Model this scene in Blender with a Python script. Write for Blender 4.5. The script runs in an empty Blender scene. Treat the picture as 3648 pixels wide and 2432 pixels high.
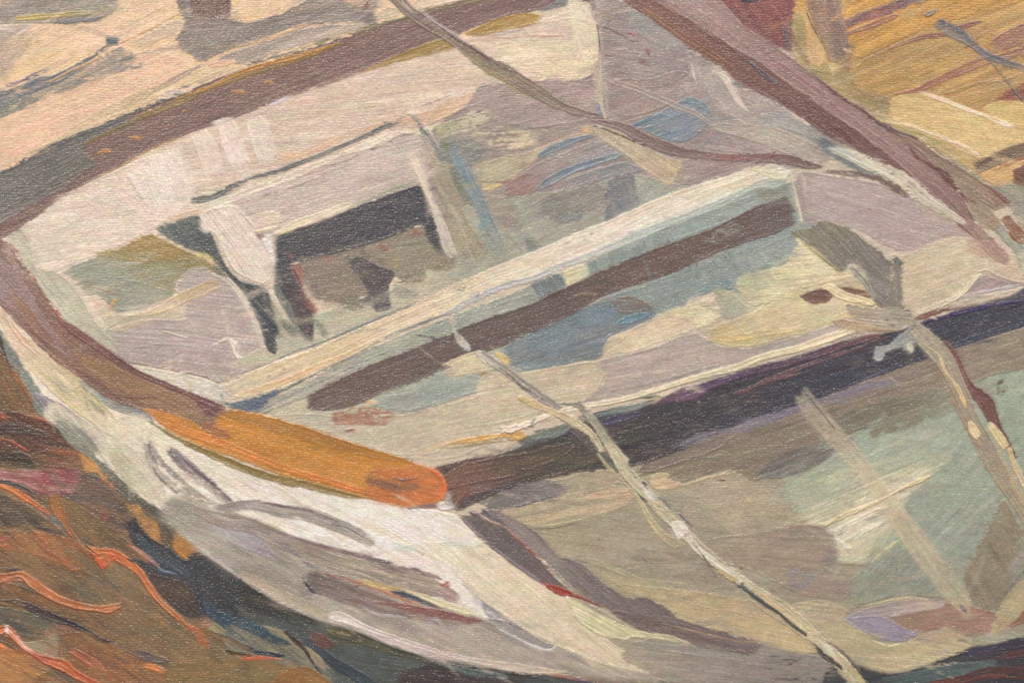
import bpy, math
import numpy as np
from mathutils import Vector

# ------------------------------------------------------------------ camera, world, lamps, exposure
scene = bpy.context.scene
NW, NH = 3648, 2432                 # paint is laid out in units of a 3648 x 2432 sheet
MM = 0.42 / NW                      # metres per unit: the frame sees 42 cm of the canvas
TINT = (1.0, 0.97, 0.92)            # warm gallery light

cam_d = bpy.data.cameras.new('camera')
cam = bpy.data.objects.new('camera', cam_d)
scene.collection.objects.link(cam)
DIST = 0.95
cam.location = (0, -DIST, 0)
cam.rotation_euler = (math.radians(90), 0, 0)
cam_d.sensor_width = 36
cam_d.lens = 36 * DIST / 0.42
cam_d.clip_start = 0.01
cam_d.clip_end = 50
cam_d.dof.use_dof = True
cam_d.dof.focus_distance = DIST - 0.004
cam_d.dof.aperture_fstop = 8.0
scene.camera = cam

world = bpy.data.worlds.new('World')
scene.world = world
world.use_nodes = True
bg = world.node_tree.nodes['Background']
bg.inputs[0].default_value = (1.0, 0.96, 0.92, 1)
bg.inputs[1].default_value = 0.24

def area(name, loc, target, size, power, col):
    d = bpy.data.lights.new(name, 'AREA')
    d.shape = 'RECTANGLE'; d.size = size[0]; d.size_y = size[1]
    d.energy = power; d.color = col
    o = bpy.data.objects.new(name, d)
    o.location = loc
    o.rotation_euler = (Vector(target) - Vector(loc)).to_track_quat('-Z', 'Y').to_euler()
    scene.collection.objects.link(o)
    return o
# first two: ceiling track lamps of the gallery, above and to the left
area('area_lamp', (-0.60, -2.40, 2.30), (0, 0, 0), (0.35, 0.35), 61, (1.0, 0.95, 0.87))
area('area_lamp', (-0.75, -1.15, 0.55), (-0.1, 0, 0.05), (0.06, 0.06), 4.5, (1.0, 0.90, 0.77))
area('area_lamp', (1.6, -1.9, 1.6), (0, 0, 0), (0.5, 0.5), 30, (0.96, 0.97, 1.0))  # added fill on the right, only evens out the light across the canvas

scene.view_settings.view_transform = 'Standard'
scene.view_settings.look = 'None'
scene.view_settings.exposure = 0
scene.view_settings.gamma = 1
# ------------------------------------------------------------------ the brush: paint laid on a height field
STEP = 1.9
RELIEF = 0.0022                     # metres per unit of paint height
MARG = 114
GW = int((NW + 2 * MARG) / STEP) + 1
GH = int((NH + 2 * MARG) / STEP) + 1
rs = np.random.RandomState(7)
f4 = np.float32

def field(cx, cy, seed):
    r = np.random.RandomState(seed)
    w = int(GW / cx) + 3; h = int(GH / cy) + 3
    t = r.rand(h, w).astype(f4)
    x = np.arange(GW, dtype=f4) / cx; y = np.arange(GH, dtype=f4) / cy
    xi = x.astype(int); yi = y.astype(int)
    fx = x - xi; fy = y - yi
    fx = fx * fx * (3 - 2 * fx); fy = (fy * fy * (3 - 2 * fy))[:, None]
    a = t[yi][:, xi] * (1 - fx) + t[yi][:, xi + 1] * fx
    b = t[yi + 1][:, xi] * (1 - fx) + t[yi + 1][:, xi + 1] * fx
    return a * (1 - fy) + b * fy

GRAIN = (0.45 * field(6.5, 2.8, 1) + 0.33 * field(2.8, 2.4, 2) + 0.22 * field(15, 4, 3))
GRAIN = (GRAIN - GRAIN.mean()) / GRAIN.std() * 0.2 + 0.5
WOB = [field(26, 26, 4) - .5, field(8, 8, 5) - .5, field(3, 3, 6) - .5]
LOW = field(70, 45, 8); MID = field(18, 10, 9)

HUE = np.stack([field(24, 9, 11) - .5, field(30, 12, 12) - .5, field(20, 8, 13) - .5], -1)

FRAY = np.clip(field(55, 40, 21) * 1.5 - .35, 0, 1) ** 1.5
SOFT = np.clip(field(48, 36, 22) * 1.5 - .35, 0, 1) ** 2
WORN = .6 * field(34, 15, 23) + .4 * field(12, 7, 24)

def lin(c):
    c = np.asarray(c, dtype=f4) / 255.0
    l = np.where(c <= 0.04045, c / 12.92, ((c + 0.055) / 1.055) ** 2.4)
    return (l / np.asarray(TINT, dtype=f4)).astype(f4)

COL = np.empty((GH, GW, 3), dtype=f4); COL[:] = lin((205, 190, 165))
HGT = np.zeros((GH, GW), dtype=f4)
DRX = np.ones((GH, GW), dtype=f4); DRY = np.zeros((GH, GW), dtype=f4)
PID = np.zeros((GH, GW), dtype=np.int16)
PARTS = []
cur = [0]
def part(name):
    if name not in PARTS: PARTS.append(name)
    cur[0] = PARTS.index(name)

TAB = rs.rand(256, 256).astype(f4)
def tab(u, v):
    ui = np.floor(u).astype(int); vi = np.floor(v).astype(int)
    fu = (u - ui).astype(f4); fv = (v - vi).astype(f4)
    fu = fu * fu * (3 - 2 * fu); fv = fv * fv * (3 - 2 * fv)
    ui &= 255; vi &= 255; u2 = (ui + 1) & 255; v2 = (vi + 1) & 255
    return (TAB[vi, ui] * (1 - fu) + TAB[vi, u2] * fu) * (1 - fv) + (TAB[v2, ui] * (1 - fu) + TAB[v2, u2] * fu) * fv

def sm(a, b, x):
    t = np.clip((x - a) / (b - a), 0, 1)
    return t * t * (3 - 2 * t)

ORG = {'A0': (0, 0), 'A1': (900, 0), 'A2': (1800, 0), 'A3': (2648, 0),
       'B0': (0, 800), 'B1': (900, 800), 'B2': (1800, 800), 'B3': (2648, 800),
       'C0': (0, 1632), 'C1': (900, 1632), 'C2': (1800, 1632), 'C3': (2648, 1632)}
def pts(T, s):
    a = np.array([[float(v) for v in p.split(',')] for p in s.split()])
    if T == 'F': return a * (3648 / 2352.0)
    if T == 'N': return a
    return a / 1.96 + np.array(ORG[T])
def usc(T): return {'F': 3648 / 2352.0, 'N': 1.0}.get(T, 1 / 1.96)

def cols_at(cols, u):
    c = np.array([k if isinstance(k, np.ndarray) else lin(k) for k in cols])
    if len(c) == 1: return np.broadcast_to(c[0], u.shape + (3,)).copy()
    x = np.clip(u, 0, 1) * (len(c) - 1)
    i = np.minimum(x.astype(int), len(c) - 2)
    f = (x - i)[..., None]; f = f * f * (3 - 2 * f)
    return c[i] * (1 - f) + c[i + 1] * f

def box(x0, y0, x1, y1):
    i0 = max(0, int((x0 + MARG) / STEP)); i1 = min(GW, int((x1 + MARG) / STEP) + 2)
    j0 = max(0, int((y0 + MARG) / STEP)); j1 = min(GH, int((y1 + MARG) / STEP) + 2)
    return i0, j0, i1, j1

nseed = [0]; FEATH = [1.0]; KEEP = [False]
def lay(sl, sd, s, t, base, o, dry, mix, v, H, ridge, e, soft, endk=None, cs=150.0, ct=5.5, dx=1.0, dy=0.0, feather=0.0):
    """composite one load of paint. sd: signed distance (<0 inside); s, t: along / across the bristles"""
    nseed[0] += 1; k = nseed[0] * 17.31
    n1 = tab(s / cs + k, t / ct + k * 3)
    n2 = tab(s / (cs * .5) + k * 2, t / (ct * 3.1) + k)
    n3 = tab(s / (cs * .7) + k * 5, t / (ct * .45) + k * 7)
    wob = (WOB[0][sl] * 2.2 + WOB[1][sl] * 1.5 + WOB[2][sl] * 0.9) * e
    g = GRAIN[sl]
    sdw = sd + wob + (g - .5) * (3.0 + 10.0 * FRAY[sl]) * min(e, 2)
    br = np.clip((0.38 * n1 + 0.47 * n2 + 0.15 * n3 - .5) * 1.7 + .5, 0, 1)
    g = GRAIN[sl]
    if dry is not None: ridge = ridge * max(0., 1 - 3.0 * dry)
    sf = soft * (.8 + 2.4 * SOFT[sl])
    if feather:
        ey, ex = np.gradient(sd)
        en = np.clip(np.abs(ex * dx + ey * dy) / STEP, 0, 1) ** 1.5
        sdw = sdw + (n1 * .7 + n3 * .3 - .42) * 2.0 * feather * en
        sf = sf * (1 + 1.6 * en * FRAY[sl])
    a = 1 - sm(-1, 1, sdw / sf)
    body = a.copy()
    if endk is not None:
        ee = endk - (n1 * .6 + n3 * .4) * 1.15 + 0.12
        ea = sm(-0.08, 0.10, ee + (g - .5) * .35)
        a = a * ea; body = body * (endk > .35)
    if dry is not None:
        q = .6 * g + .4 * br
        a = a * sm(dry - .09, dry + .09, q)
    a = a * (o * (0.93 + 0.14 * br) if o < 1 else 1.0)
    a = a * (1 - .12 * sm(.45, .78, WORN[sl]) * sm(.52, .30, g))
    a = np.clip(a, 0, 1)
    c = base
    for (mc, amt, sc) in mix:
        nn = tab(s / (cs * .8) + k * sc, t / (ct * sc) + k * 1.7 * sc)
        w = .8 * sm(1 - amt - .28, 1 - amt + .26, nn * .75 + n3 * .1 + g * .15)
        c = c * (1 - w[..., None]) + lin(mc) * w[..., None]
    c = c * (1 + v * 1.9 * (br - .5) + v * .5 * (n3 - .5) + .13 * (MID[sl] - .5) + .08 * (LOW[sl] - .5) + .20 * (g - .5))[..., None]
    c = c * (1 + HUE[sl] * .07)
    under = COL[sl]
    # thin paint lets a little of what lies under it through in the hollows of the weave
    thin = np.clip(.06 * (0.45 - g) * 4, 0, .05)
    aa = (a * (1 - thin))[..., None]
    COL[sl] = under * (1 - aa) + c * aa
    h = H * (.55 + .42 * (br - .5) + .12 * (n3 - .5)) + ridge * np.exp(-((sdw + 4.0) / 3.2) ** 2)
    HGT[sl] = HGT[sl] * (1 - .75 * a * min(1, H * 6)) + a * h
    if KEEP[0]: return
    p = PID[sl]; p[(body * o > .42)] = cur[0]; PID[sl] = p
    m = a > .45
    for B, d in ((DRX, dx), (DRY, dy)):
        q = B[sl]; q[m] = d[m] if isinstance(d, np.ndarray) else d; B[sl] = q

def chaikin(p, n):
    for _ in range(n):
        q = np.roll(p, -1, 0)
        p = np.stack([.8 * p + .2 * q, .2 * p + .8 * q], 1).reshape(-1, 2)
    return p

def P(T, s, cols, ang=-15, g=None, o=1, dry=None, mix=(), v=.06, H=.10, ridge=.05, e=1.3, soft=2.6, ch=2, cs=150., ct=5.5):
    p = chaikin(pts(T, s), ch)
    x0, y0 = p.min(0) - 14; x1, y1 = p.max(0) + 14
    i0, j0, i1, j1 = box(x0, y0, x1, y1)
    if i1 <= i0 or j1 <= j0: return
    xs = np.arange(i0, i1) * STEP - MARG; ys = np.arange(j0, j1) * STEP - MARG
    X, Y = np.meshgrid(xs.astype(f4), ys.astype(f4))
    ins = np.zeros(X.shape, bool); D = np.full(X.shape, 40.0 ** 2, f4)
    R = 16 + soft * 2
    for a, b in zip(p, np.roll(p, -1, 0)):
        lo, hi = (a, b) if a[1] < b[1] else (b, a)
        if hi[1] > lo[1]:
            r = (ys >= lo[1]) & (ys < hi[1])
            if r.any():
                xc = lo[0] + (ys[r] - lo[1]) * (hi[0] - lo[0]) / (hi[1] - lo[1])
                ins[r] ^= (xs[None, :] < xc[:, None])
        bx = [int(max(0, (min(a[0], b[0]) - R - xs[0]) / STEP)), int((max(a[0], b[0]) + R - xs[0]) / STEP) + 2,
              int(max(0, (min(a[1], b[1]) - R - ys[0]) / STEP)), int((max(a[1], b[1]) + R - ys[0]) / STEP) + 2]
        if bx[1] <= 0 or bx[3] <= 0: continue
        q = (slice(bx[2], bx[3]), slice(bx[0], bx[1]))
        if X[q].size == 0: continue
        dx, dy = b - a; L2 = dx * dx + dy * dy + 1e-9
        u = np.clip(((X[q] - a[0]) * dx + (Y[q] - a[1]) * dy) / L2, 0, 1)
        d = (X[q] - a[0] - u * dx) ** 2 + (Y[q] - a[1] - u * dy) ** 2
        D[q] = np.minimum(D[q], d)
    sd = np.sqrt(D); sd = np.where(ins, -sd, sd)
    A = math.radians(ang); ca, sa = math.cos(A), math.sin(A)
    bend = (LOW[j0:j1, i0:i1] - .5) * 12
    s_ = X * ca + Y * sa; t_ = -X * sa + Y * ca + bend
    G = math.radians(ang if g is None else g)
    pr = p @ np.array([math.cos(G), math.sin(G)])
    u = (X * math.cos(G) + Y * math.sin(G) - pr.min()) / (pr.max() - pr.min() + 1e-6)
    u = u + (MID[j0:j1, i0:i1] - .5) * .10 + (tab(s_ / 120, t_ / 9) - .5) * .16
    lay((slice(j0, j1), slice(i0, i1)), sd, s_, t_, cols_at(cols, u), o, dry, mix, v, H, ridge, e, soft, cs=cs, ct=ct, dx=ca, dy=sa, feather=FEATH[0] * min(12., .06 * math.sqrt((p.max(0) - p.min(0)).min() * (p.max(0) - p.min(0)).max())))

def spline(p, w, n=8):
    q = np.vstack([2 * p[0] - p[1], p, 2 * p[-1] - p[-2]]); out = []; ow = []
    for i in range(1, len(q) - 2):
        for k in range(n):
            u = k / n; u2, u3 = u * u, u * u * u
            out.append(.5 * (2 * q[i] + (q[i + 1] - q[i - 1]) * u + (2 * q[i - 1] - 5 * q[i] + 4 * q[i + 1] - q[i + 2]) * u2
                             + (3 * q[i] - q[i - 1] - 3 * q[i + 1] + q[i + 2]) * u3))
            c = u * u * (3 - 2 * u); ow.append(w[i - 1] * (1 - c) + w[i] * c)
    out.append(p[-1]); ow.append(w[-1])
    return np.array(out), np.array(ow)

def S(T, s, w, cols, o=1, dry=None, rag=None, mix=(), v=.07, H=.13, ridge=.07, e=1.0, soft=2.3, cs=150., ct=4.5, cross=False):
    p = pts(T, s)
    w = list(w) if isinstance(w, (list, tuple)) else [w]
    w = np.interp(np.linspace(0, 1, len(p)), np.linspace(0, 1, len(w)), w) * usc(T) / 2
    p, w = spline(p, w)
    m = w.max() + 14
    x0, y0 = p.min(0) - m; x1, y1 = p.max(0) + m
    i0, j0, i1, j1 = box(x0, y0, x1, y1)
    if i1 <= i0 or j1 <= j0: return
    xs = np.arange(i0, i1) * STEP - MARG; ys = np.arange(j0, j1) * STEP - MARG
    X, Y = np.meshgrid(xs.astype(f4), ys.astype(f4))
    D = np.full(X.shape, 1e9, f4); SS = np.zeros(X.shape, f4); TT = np.zeros(X.shape, f4); WW = np.zeros(X.shape, f4); UX = np.ones(X.shape, f4); UY = np.zeros(X.shape, f4)
    acc = 0.0
    for k in range(len(p) - 1):
        a, b = p[k], p[k + 1]; dx, dy = b - a; L = math.hypot(dx, dy) + 1e-9
        R = max(w[k], w[k + 1]) + 14
        bx = [int(max(0, (min(a[0], b[0]) - R - xs[0]) / STEP)), int((max(a[0], b[0]) + R - xs[0]) / STEP) + 2,
              int(max(0, (min(a[1], b[1]) - R - ys[0]) / STEP)), int((max(a[1], b[1]) + R - ys[0]) / STEP) + 2]
        if bx[1] > 0 and bx[3] > 0:
            q = (slice(bx[2], bx[3]), slice(bx[0], bx[1]))
            if X[q].size:
                u = np.clip(((X[q] - a[0]) * dx + (Y[q] - a[1]) * dy) / (L * L), 0, 1)
                ex = X[q] - a[0] - u * dx; ey = Y[q] - a[1] - u * dy
                d = ex * ex + ey * ey
                better = d < D[q]
                D[q] = np.where(better, d, D[q])
                SS[q] = np.where(better, acc + u * L, SS[q])
                TT[q] = np.where(better, (dx * (Y[q] - a[1]) - dy * (X[q] - a[0])) / L, TT[q])
                WW[q] = np.where(better, w[k] * (1 - u) + w[k + 1] * u, WW[q])
                UX[q] = np.where(better, dx / L, UX[q]); UY[q] = np.where(better, dy / L, UY[q])
        acc += L
    sd = np.sqrt(D) - WW
    endk = None
    if rag is None: rag = (8, 22) if w.max() > 9 else (0, 10)
    if rag[0] or rag[1]:
        sc = usc(T); e0 = np.ones_like(SS) * 9; e1 = e0.copy()
        if rag[0]: e0 = SS / (rag[0] * sc)
        if rag[1]: e1 = (acc - SS) / (rag[1] * sc)
        endk = np.minimum(e0, e1)
    u = SS / acc if not cross else (TT / (WW + 1e-3) * .5 + .5)
    u = u + (tab(SS / 90 + 5, TT / 6) - .5) * .14
    lay((slice(j0, j1), slice(i0, i1)), sd, SS, TT, cols_at(cols, u), o, dry, mix, v, H, ridge, e, soft, endk, cs=cs, ct=ct, dx=UX, dy=UY)

def scumble(n, seed, ln=(60, 170), wd=(7, 26), o=(.25, .6), area=(-100, -100, 3748, 2532)):
    """small dry strokes that drag the colour already there a little further along the brush direction"""
    r = np.random.RandomState(seed); KEEP[0] = True
    for _ in range(n):
        x = r.uniform(area[0], area[2]); y = r.uniform(area[1], area[3])
        i = int((x + MARG) / STEP); j = int((y + MARG) / STEP)
        if not (3 < i < GW - 4 and 3 < j < GH - 4): continue
        c = COL[j - 2:j + 3, i - 2:i + 3].mean((0, 1)) * r.uniform(.93, 1.07)
        a = math.atan2(DRY[j, i], DRX[j, i]) + r.normal(0, .12) + (math.pi if r.rand() < .5 else 0)
        L = r.uniform(*ln); k = r.uniform(-.25, .25)
        q = " ".join("%.1f,%.1f" % (x + math.cos(a + k * u) * L * u, y + math.sin(a + k * u) * L * u) for u in (0, .5, 1))
        S('N', q, [r.uniform(*wd), r.uniform(*wd)], [c], o=r.uniform(*o), dry=r.uniform(.2, .5), rag=(12, L * .45), H=.05, ridge=.015, soft=3.0, v=.05)
    KEEP[0] = False

def scatter(n, seed, area, pal, ang, spread=.25, ln=(50, 150), wd=(8, 26), o=(.25, .6), only=None):
    """loose dry strokes of a few pigments inside one painted thing"""
    r = np.random.RandomState(seed); KEEP[0] = True; A = math.radians(ang)
    ids = None if only is None else [PARTS.index(q) for q in only]
    for _ in range(n):
        x = r.uniform(area[0], area[2]); y = r.uniform(area[1], area[3])
        i = int((x + MARG) / STEP); j = int((y + MARG) / STEP)
        if not (3 < i < GW - 4 and 3 < j < GH - 4): continue
        if ids is not None and PID[j, i] not in ids: continue
        a = A + r.normal(0, spread); L = r.uniform(*ln); k = r.uniform(-.3, .3)
        c = lin(pal[r.randint(len(pal))]) * r.uniform(.92, 1.08)
        c = c * .7 + COL[j, i] * .3
        q = " ".join("%.1f,%.1f" % (x + math.cos(a + k * u) * L * u, y + math.sin(a + k * u) * L * u) for u in (0, .5, 1))
        w0 = r.uniform(*wd)
        S('N', q, [w0 * .6, w0, w0 * .7], [c], o=r.uniform(*o), dry=r.uniform(.25, .55), rag=(14, L * .5), H=.08, ridge=.02, soft=2.6, v=.08, mix=[(pal[r.randint(len(pal))], .3, 4)])
    KEEP[0] = False
# ------------------------------------------------------------------ the picture, stroke by stroke, back to front
part('painted_quay')
P('A0', "-300,-300 3600,-300 3600,200 1900,700 300,1700 -300,1900", [(214,186,150),(216,190,158)], ang=-25, mix=[((226,190,160),.35,2.5),((224,192,138),.3,3.5)], v=.05)
P('A0', "-200,640 300,560 900,330 1400,430 900,760 300,1090 -200,1300", [(216,186,152),(218,188,156)], ang=-22, mix=[((226,184,158),.4,3)], o=.8)
P('A0', "340,1010 600,820 830,700 1500,440 1640,470 1400,560 900,770 500,960 250,1070 -100,1230 -100,1180", [(205,187,150),(212,192,150)], ang=-25, o=.75)
P('A0', "-300,-300 840,-300 830,80 700,140 560,165 400,165 250,160 0,175 -300,200", [(143,133,126),(150,143,130),(158,150,132)], ang=-6, mix=[((166,150,138),.3,3),((128,120,112),.3,4)], v=.1)
P('A0', "-300,160 80,150 220,240 190,330 110,430 60,540 -100,620 -300,650", [(166,150,136),(196,172,145)], ang=-50, g=0, o=.85, mix=[((150,140,132),.4,3)], soft=8)
P('A0', "-20,175 235,165 215,210 150,250 60,235 -20,215", [(203,190,172)], ang=-20, mix=[((180,166,152),.35,3)])
S('A0', "90,135 300,118 560,95 680,80", [38,42,34,20], [(186,164,84),(172,158,88),(168,160,118)], rag=(30,60), o=.9)
S('A0', "250,160 480,155 640,140 740,112", [16,28,26,16], [(120,124,120),(104,116,124)], rag=(60,60))
P('A0', "-200,650 0,640 300,585 560,480 760,360 860,320 960,400 910,480 740,540 560,600 350,680 170,750 0,830 -200,880", [(140,138,128),(154,143,128),(158,145,130)], ang=-22, dry=.33, mix=[((120,120,116),.4,3),((176,160,136),.3,2)], e=3)
S('A0', "-100,720 60,690 240,600 420,540 600,430 740,335 800,300", [150,110,90,60,36,24,30], [(112,116,118),(104,112,118),(118,118,114)], dry=.28, e=2, mix=[((140,134,126),.3,3)])
S('A0', "330,585 460,515 620,440 730,375", 15, [(190,158,120),(200,168,132)], rag=(30,30))
S('A0', "50,600 170,560 260,520 345,480", [16,30,34,16], [(100,98,124)], dry=.46, e=3)
S('A0', "735,285 790,283 840,300", 44, [(92,106,114)], dry=.25, e=3)
S('A0', "880,478 975,466", 28, [(96,108,116)], rag=(50,0), e=2)
P('A0', "-150,730 150,690 350,650 170,760 0,840 -150,880", [(112,118,114),(140,138,124)], dry=.42, e=3, ang=-20)
S('A0', "850,300 1050,205 1250,100 1330,60", [8,12,10,6], [(188,148,98)])
P('A0', "870,330 1000,250 1270,120 1290,215 1100,290 940,330", [(196,178,146),(182,164,146)], ang=-20, mix=[((170,152,140),.4,3)], o=.8)
scatter(150, 23, (-100, -100, 1700, 700), [(226,196,156),(210,178,144),(222,186,158),(196,176,146),(230,200,150)], -24, .15, (70, 220), (8, 30), (.25, .5), ['painted_quay'])
part('mooring_post')
# post of the quay and its shade
P('A0', "1230,-200 1640,-200 1615,0 1605,130 1500,150 1330,125 1260,60", [(118,100,90),(132,104,96)], ang=80, g=0, mix=[((110,84,80),.35,3),((148,124,112),.25,4)], v=.1)
P('A0', "1190,-200 1310,-200 1330,80 1370,135 1265,130 1250,40 1205,-60", [(132,122,114)], ang=75, mix=[((148,138,128),.3,3)])
P('A0', "1262,110 1370,130 1600,128 1660,150 1760,158 1960,98 2120,20 2200,-80 2500,-120 2620,60 2500,160 2200,160 1980,215 1780,290 1640,335 1500,390 1410,440 1330,395 1240,310 1228,250 1285,200", [(138,126,118),(146,134,124),(150,140,128)], ang=-14, mix=[((126,116,110),.35,3),((160,148,136),.25,4)], v=.09)
part('painted_quay')
P('A1', "-300,440 -120,350 80,290 400,190 700,160 850,180 620,240 300,330 0,430 -120,455", [(172,158,142),(160,148,136),(176,162,148)], ang=-20, mix=[((190,174,154),.35,3)])
S('A0', "1640,335 1800,292 1980,235 2130,175 2180,155", [16,24,24,30,16], [(206,172,132)], rag=(20,40))
S('A0', "840,765 1000,665 1200,565 1410,450", [16,48,46,20], [(174,152,130),(168,148,134)], o=.8, rag=(40,20), mix=[((196,168,138),.3,3)])
P('A0', "1440,455 1540,420 1640,415 1660,440 1560,470 1480,475", [(212,174,144)], ang=-15)
P('A1', "500,-100 850,-100 900,40 820,70 740,60 640,20", [(206,176,142),(160,144,130)], ang=-10, mix=[((150,138,128),.4,3)])
P('A1', "680,80 840,70 880,130 830,190 700,190", [(140,128,122)], ang=-10, mix=[((120,108,110),.3,3)])
P('A1', "850,150 860,90 960,40 1060,90 1060,100 960,130", [(200,180,148),(206,188,158)], ang=-10)
P('A1', "1150,70 1100,-150 1900,-150 1600,-10 1190,62", [(208,190,162)], ang=-12)
S('A1', "790,60 800,20 830,-10", 12, [(140,86,80)])

# ------------------------------------------------------------------ shore, top right
part('painted_shore')
P('A3', "-2000,-300 700,-300 440,200 0,500 -900,-60 -1700,-60", [(150,120,108),(140,95,86)], ang=-20)
P('A3', "-420,-300 430,-300 440,30 350,120 345,400 0,190 -300,-20", [(140,96,90),(144,92,86),(130,84,84)], ang=60, mix=[((156,100,84),.35,2.5),((116,84,88),.25,4)], v=.08)
P('A3', "-90,-150 190,-150 170,-20 60,25 -20,10", [(84,86,98),(100,96,102)], ang=0, mix=[((66,66,82),.3,3)])
P('A3', "270,170 350,120 350,390 290,330", [(118,104,104)], ang=80, dry=.3)
P('A3', "420,-300 2400,-300 2400,1400 1870,1390 1280,1010 950,860 720,700 350,460 340,120", [(196,154,82),(190,154,92),(196,166,104)], ang=-24, g=50, mix=[((178,140,84),.4,3),((206,170,106),.3,2),((160,128,92),.2,4)], v=.11, cs=260)
P('A3', "700,60 900,-60 1250,-150 2200,-300 2200,-60 1300,190 1000,330 770,440 720,250", [(198,150,68),(200,154,76),(190,146,78)], ang=-24, mix=[((214,172,98),.28,2.5),((170,132,74),.3,4)], v=.1, cs=260)
P('A3', "780,440 1000,340 1250,250 1600,180 1700,240 1400,420 1050,560 760,620", [(176,144,88),(178,148,98)], ang=-22, mix=[((160,132,98),.35,3),((192,156,92),.3,2)], v=.1, o=.9, soft=6)
P('A3', "760,560 1200,440 1700,330 1960,400 1400,560 1000,660 780,640", [(186,152,88),(184,152,100)], ang=-20, mix=[((204,164,92),.3,2.5),((150,122,92),.25,4)], v=.1, o=.9, soft=6)
S('A3', "715,175 850,115 1000,70 1180,0 1280,-60", [60,80,70,60,50], [(128,98,98),(122,96,102),(136,108,110)], rag=(0,60), mix=[((168,108,90),.3,3)], dry=.18)
S('A3', "730,235 860,190 1000,135 1100,95", [30,44,40,20], [(150,108,92),(170,120,88)], rag=(0,40))
P('A3', "1090,90 1180,60 1260,80 1200,140 1130,160", [(184,160,104)], ang=-30, o=.8, soft=6)
P('A3', "1150,-40 1290,-100 1290,10 1220,40", [(126,118,118)], ang=-20)
S('A3', "960,380 1080,315 1230,265 1400,235 1560,180 1690,145", [10,30,36,40,36,30], [(164,120,94),(150,108,92),(158,116,98)], rag=(60,60))
S('A3', "1720,340 1860,275 1980,235 2200,170", [90,130,150,150], [(162,122,104),(152,112,100)], rag=(50,0), mix=[((180,138,104),.3,3)])
S('A3', "1040,662 1200,635 1300,590 1450,520 1620,450 1760,410 2200,290", [16,40,56,60,70,60,60], [(168,116,94),(160,116,98),(164,128,104)], mix=[((186,146,100),.25,3)], rag=(30,0))
S('A3', "1340,670 1480,640 1620,590 1800,560", [14,26,24,16], [(168,138,82)], rag=(40,80), o=.85)
S('A3', "1600,640 1800,590 2100,500", [60,70,70], [(182,156,112)], o=.6, rag=(80,0))
P('A3', "1740,700 1800,650 1920,600 2200,500 2200,720 1960,690 1800,720 1760,722", [(160,96,74),(150,98,80),(168,118,92)], ang=-24, mix=[((196,150,112),.28,4),((130,84,70),.3,3)], dry=.2)
S('A3', "1230,115 1350,75 1600,-40 1700,-90", [5,7,7,6], [(160,116,52)], H=.05)
scatter(160, 22, (2950, -100, 3750, 700), [(206,164,90),(168,128,84),(184,150,100),(150,116,96),(196,150,72),(178,158,110)], -25, .1, (80, 260), (6, 20), (.3, .6), ['painted_shore'])
# post on the shore
P('A3', "340,120 420,60 470,110 500,200 560,330 570,420 620,480 560,560 350,460", [(168,152,100),(180,158,108)], ang=80, mix=[((186,168,116),.3,3)])
P('A3', "420,60 460,90 500,220 560,340 580,410 545,470 470,460 440,400 440,200", [(212,174,108),(208,174,126)], ang=80, mix=[((196,160,110),.3,3)])
P('A3', "345,470 430,470 600,510 740,430 790,640 1030,670 1030,860 950,862 720,700 520,560", [(158,144,104),(166,146,100),(154,138,100)], ang=15, mix=[((174,156,112),.3,3),((140,124,96),.25,3)], v=.08)
part('shore_post')
P('A3', "410,-200 720,-200 690,60 715,180 740,340 770,385 740,500 690,460 660,450 590,430 570,340 500,180 440,60", [(152,126,104),(158,134,112),(140,118,108)], ang=76, g=10, mix=[((128,110,104),.35,3.5),((176,146,112),.25,3)], v=.09)
P('A3', "560,-60 600,-60 690,180 720,330 740,420 700,450 640,380 600,200", [(138,118,108)], ang=74, o=.75, mix=[((120,104,104),.3,4)])
part('painted_shore')
S('A3', "432,60 480,180 540,290 575,350", [8,12,12,8], [(122,98,76)])
S('A3', "680,-60 690,20 700,90", [18,14,8], [(196,176,134)], dry=.3)
P('A3', "590,430 630,420 655,480 640,520 600,505", [(208,186,142)], dry=.25, e=3)
S('A3', "700,350 740,365 770,385", [12,16,16], [(212,190,146)], e=2)
S('A3', "622,520 624,610", [6,5], [(206,180,130)])
P('A3', "740,280 790,300 780,420 740,400", [(150,130,98)], dry=.4, e=3)
S('A3', "1345,150 1390,180 1440,215 1500,250 1560,285 1620,330 1700,390 1800,425 1960,480 2200,560", [56,84,90,80,60,44,50,50,46,50], [(140,128,118),(132,124,118),(124,118,118),(128,122,118),(132,126,118)], rag=(14,0), mix=[((150,140,128),.3,4),((104,102,112),.28,4)], v=.12)
S('A3', "1380,150 1450,180 1530,230 1590,280", [10,22,24,12], [(110,110,118)], dry=.12)
S('A3', "1550,330 1600,310 1650,305", [6,12,6], [(128,112,84)])
S('A3', "1700,400 1760,470 1850,580 1960,720 2200,960", [10,12,14,16,18], [(116,108,100)])
S('A3', "1265,115 1300,95 1345,78", [20,40,24], [(140,140,124),(160,160,146)], H=.5)
S('A3', "1300,88 1325,76", [12,10], [(214,214,204)], H=.5)
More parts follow.
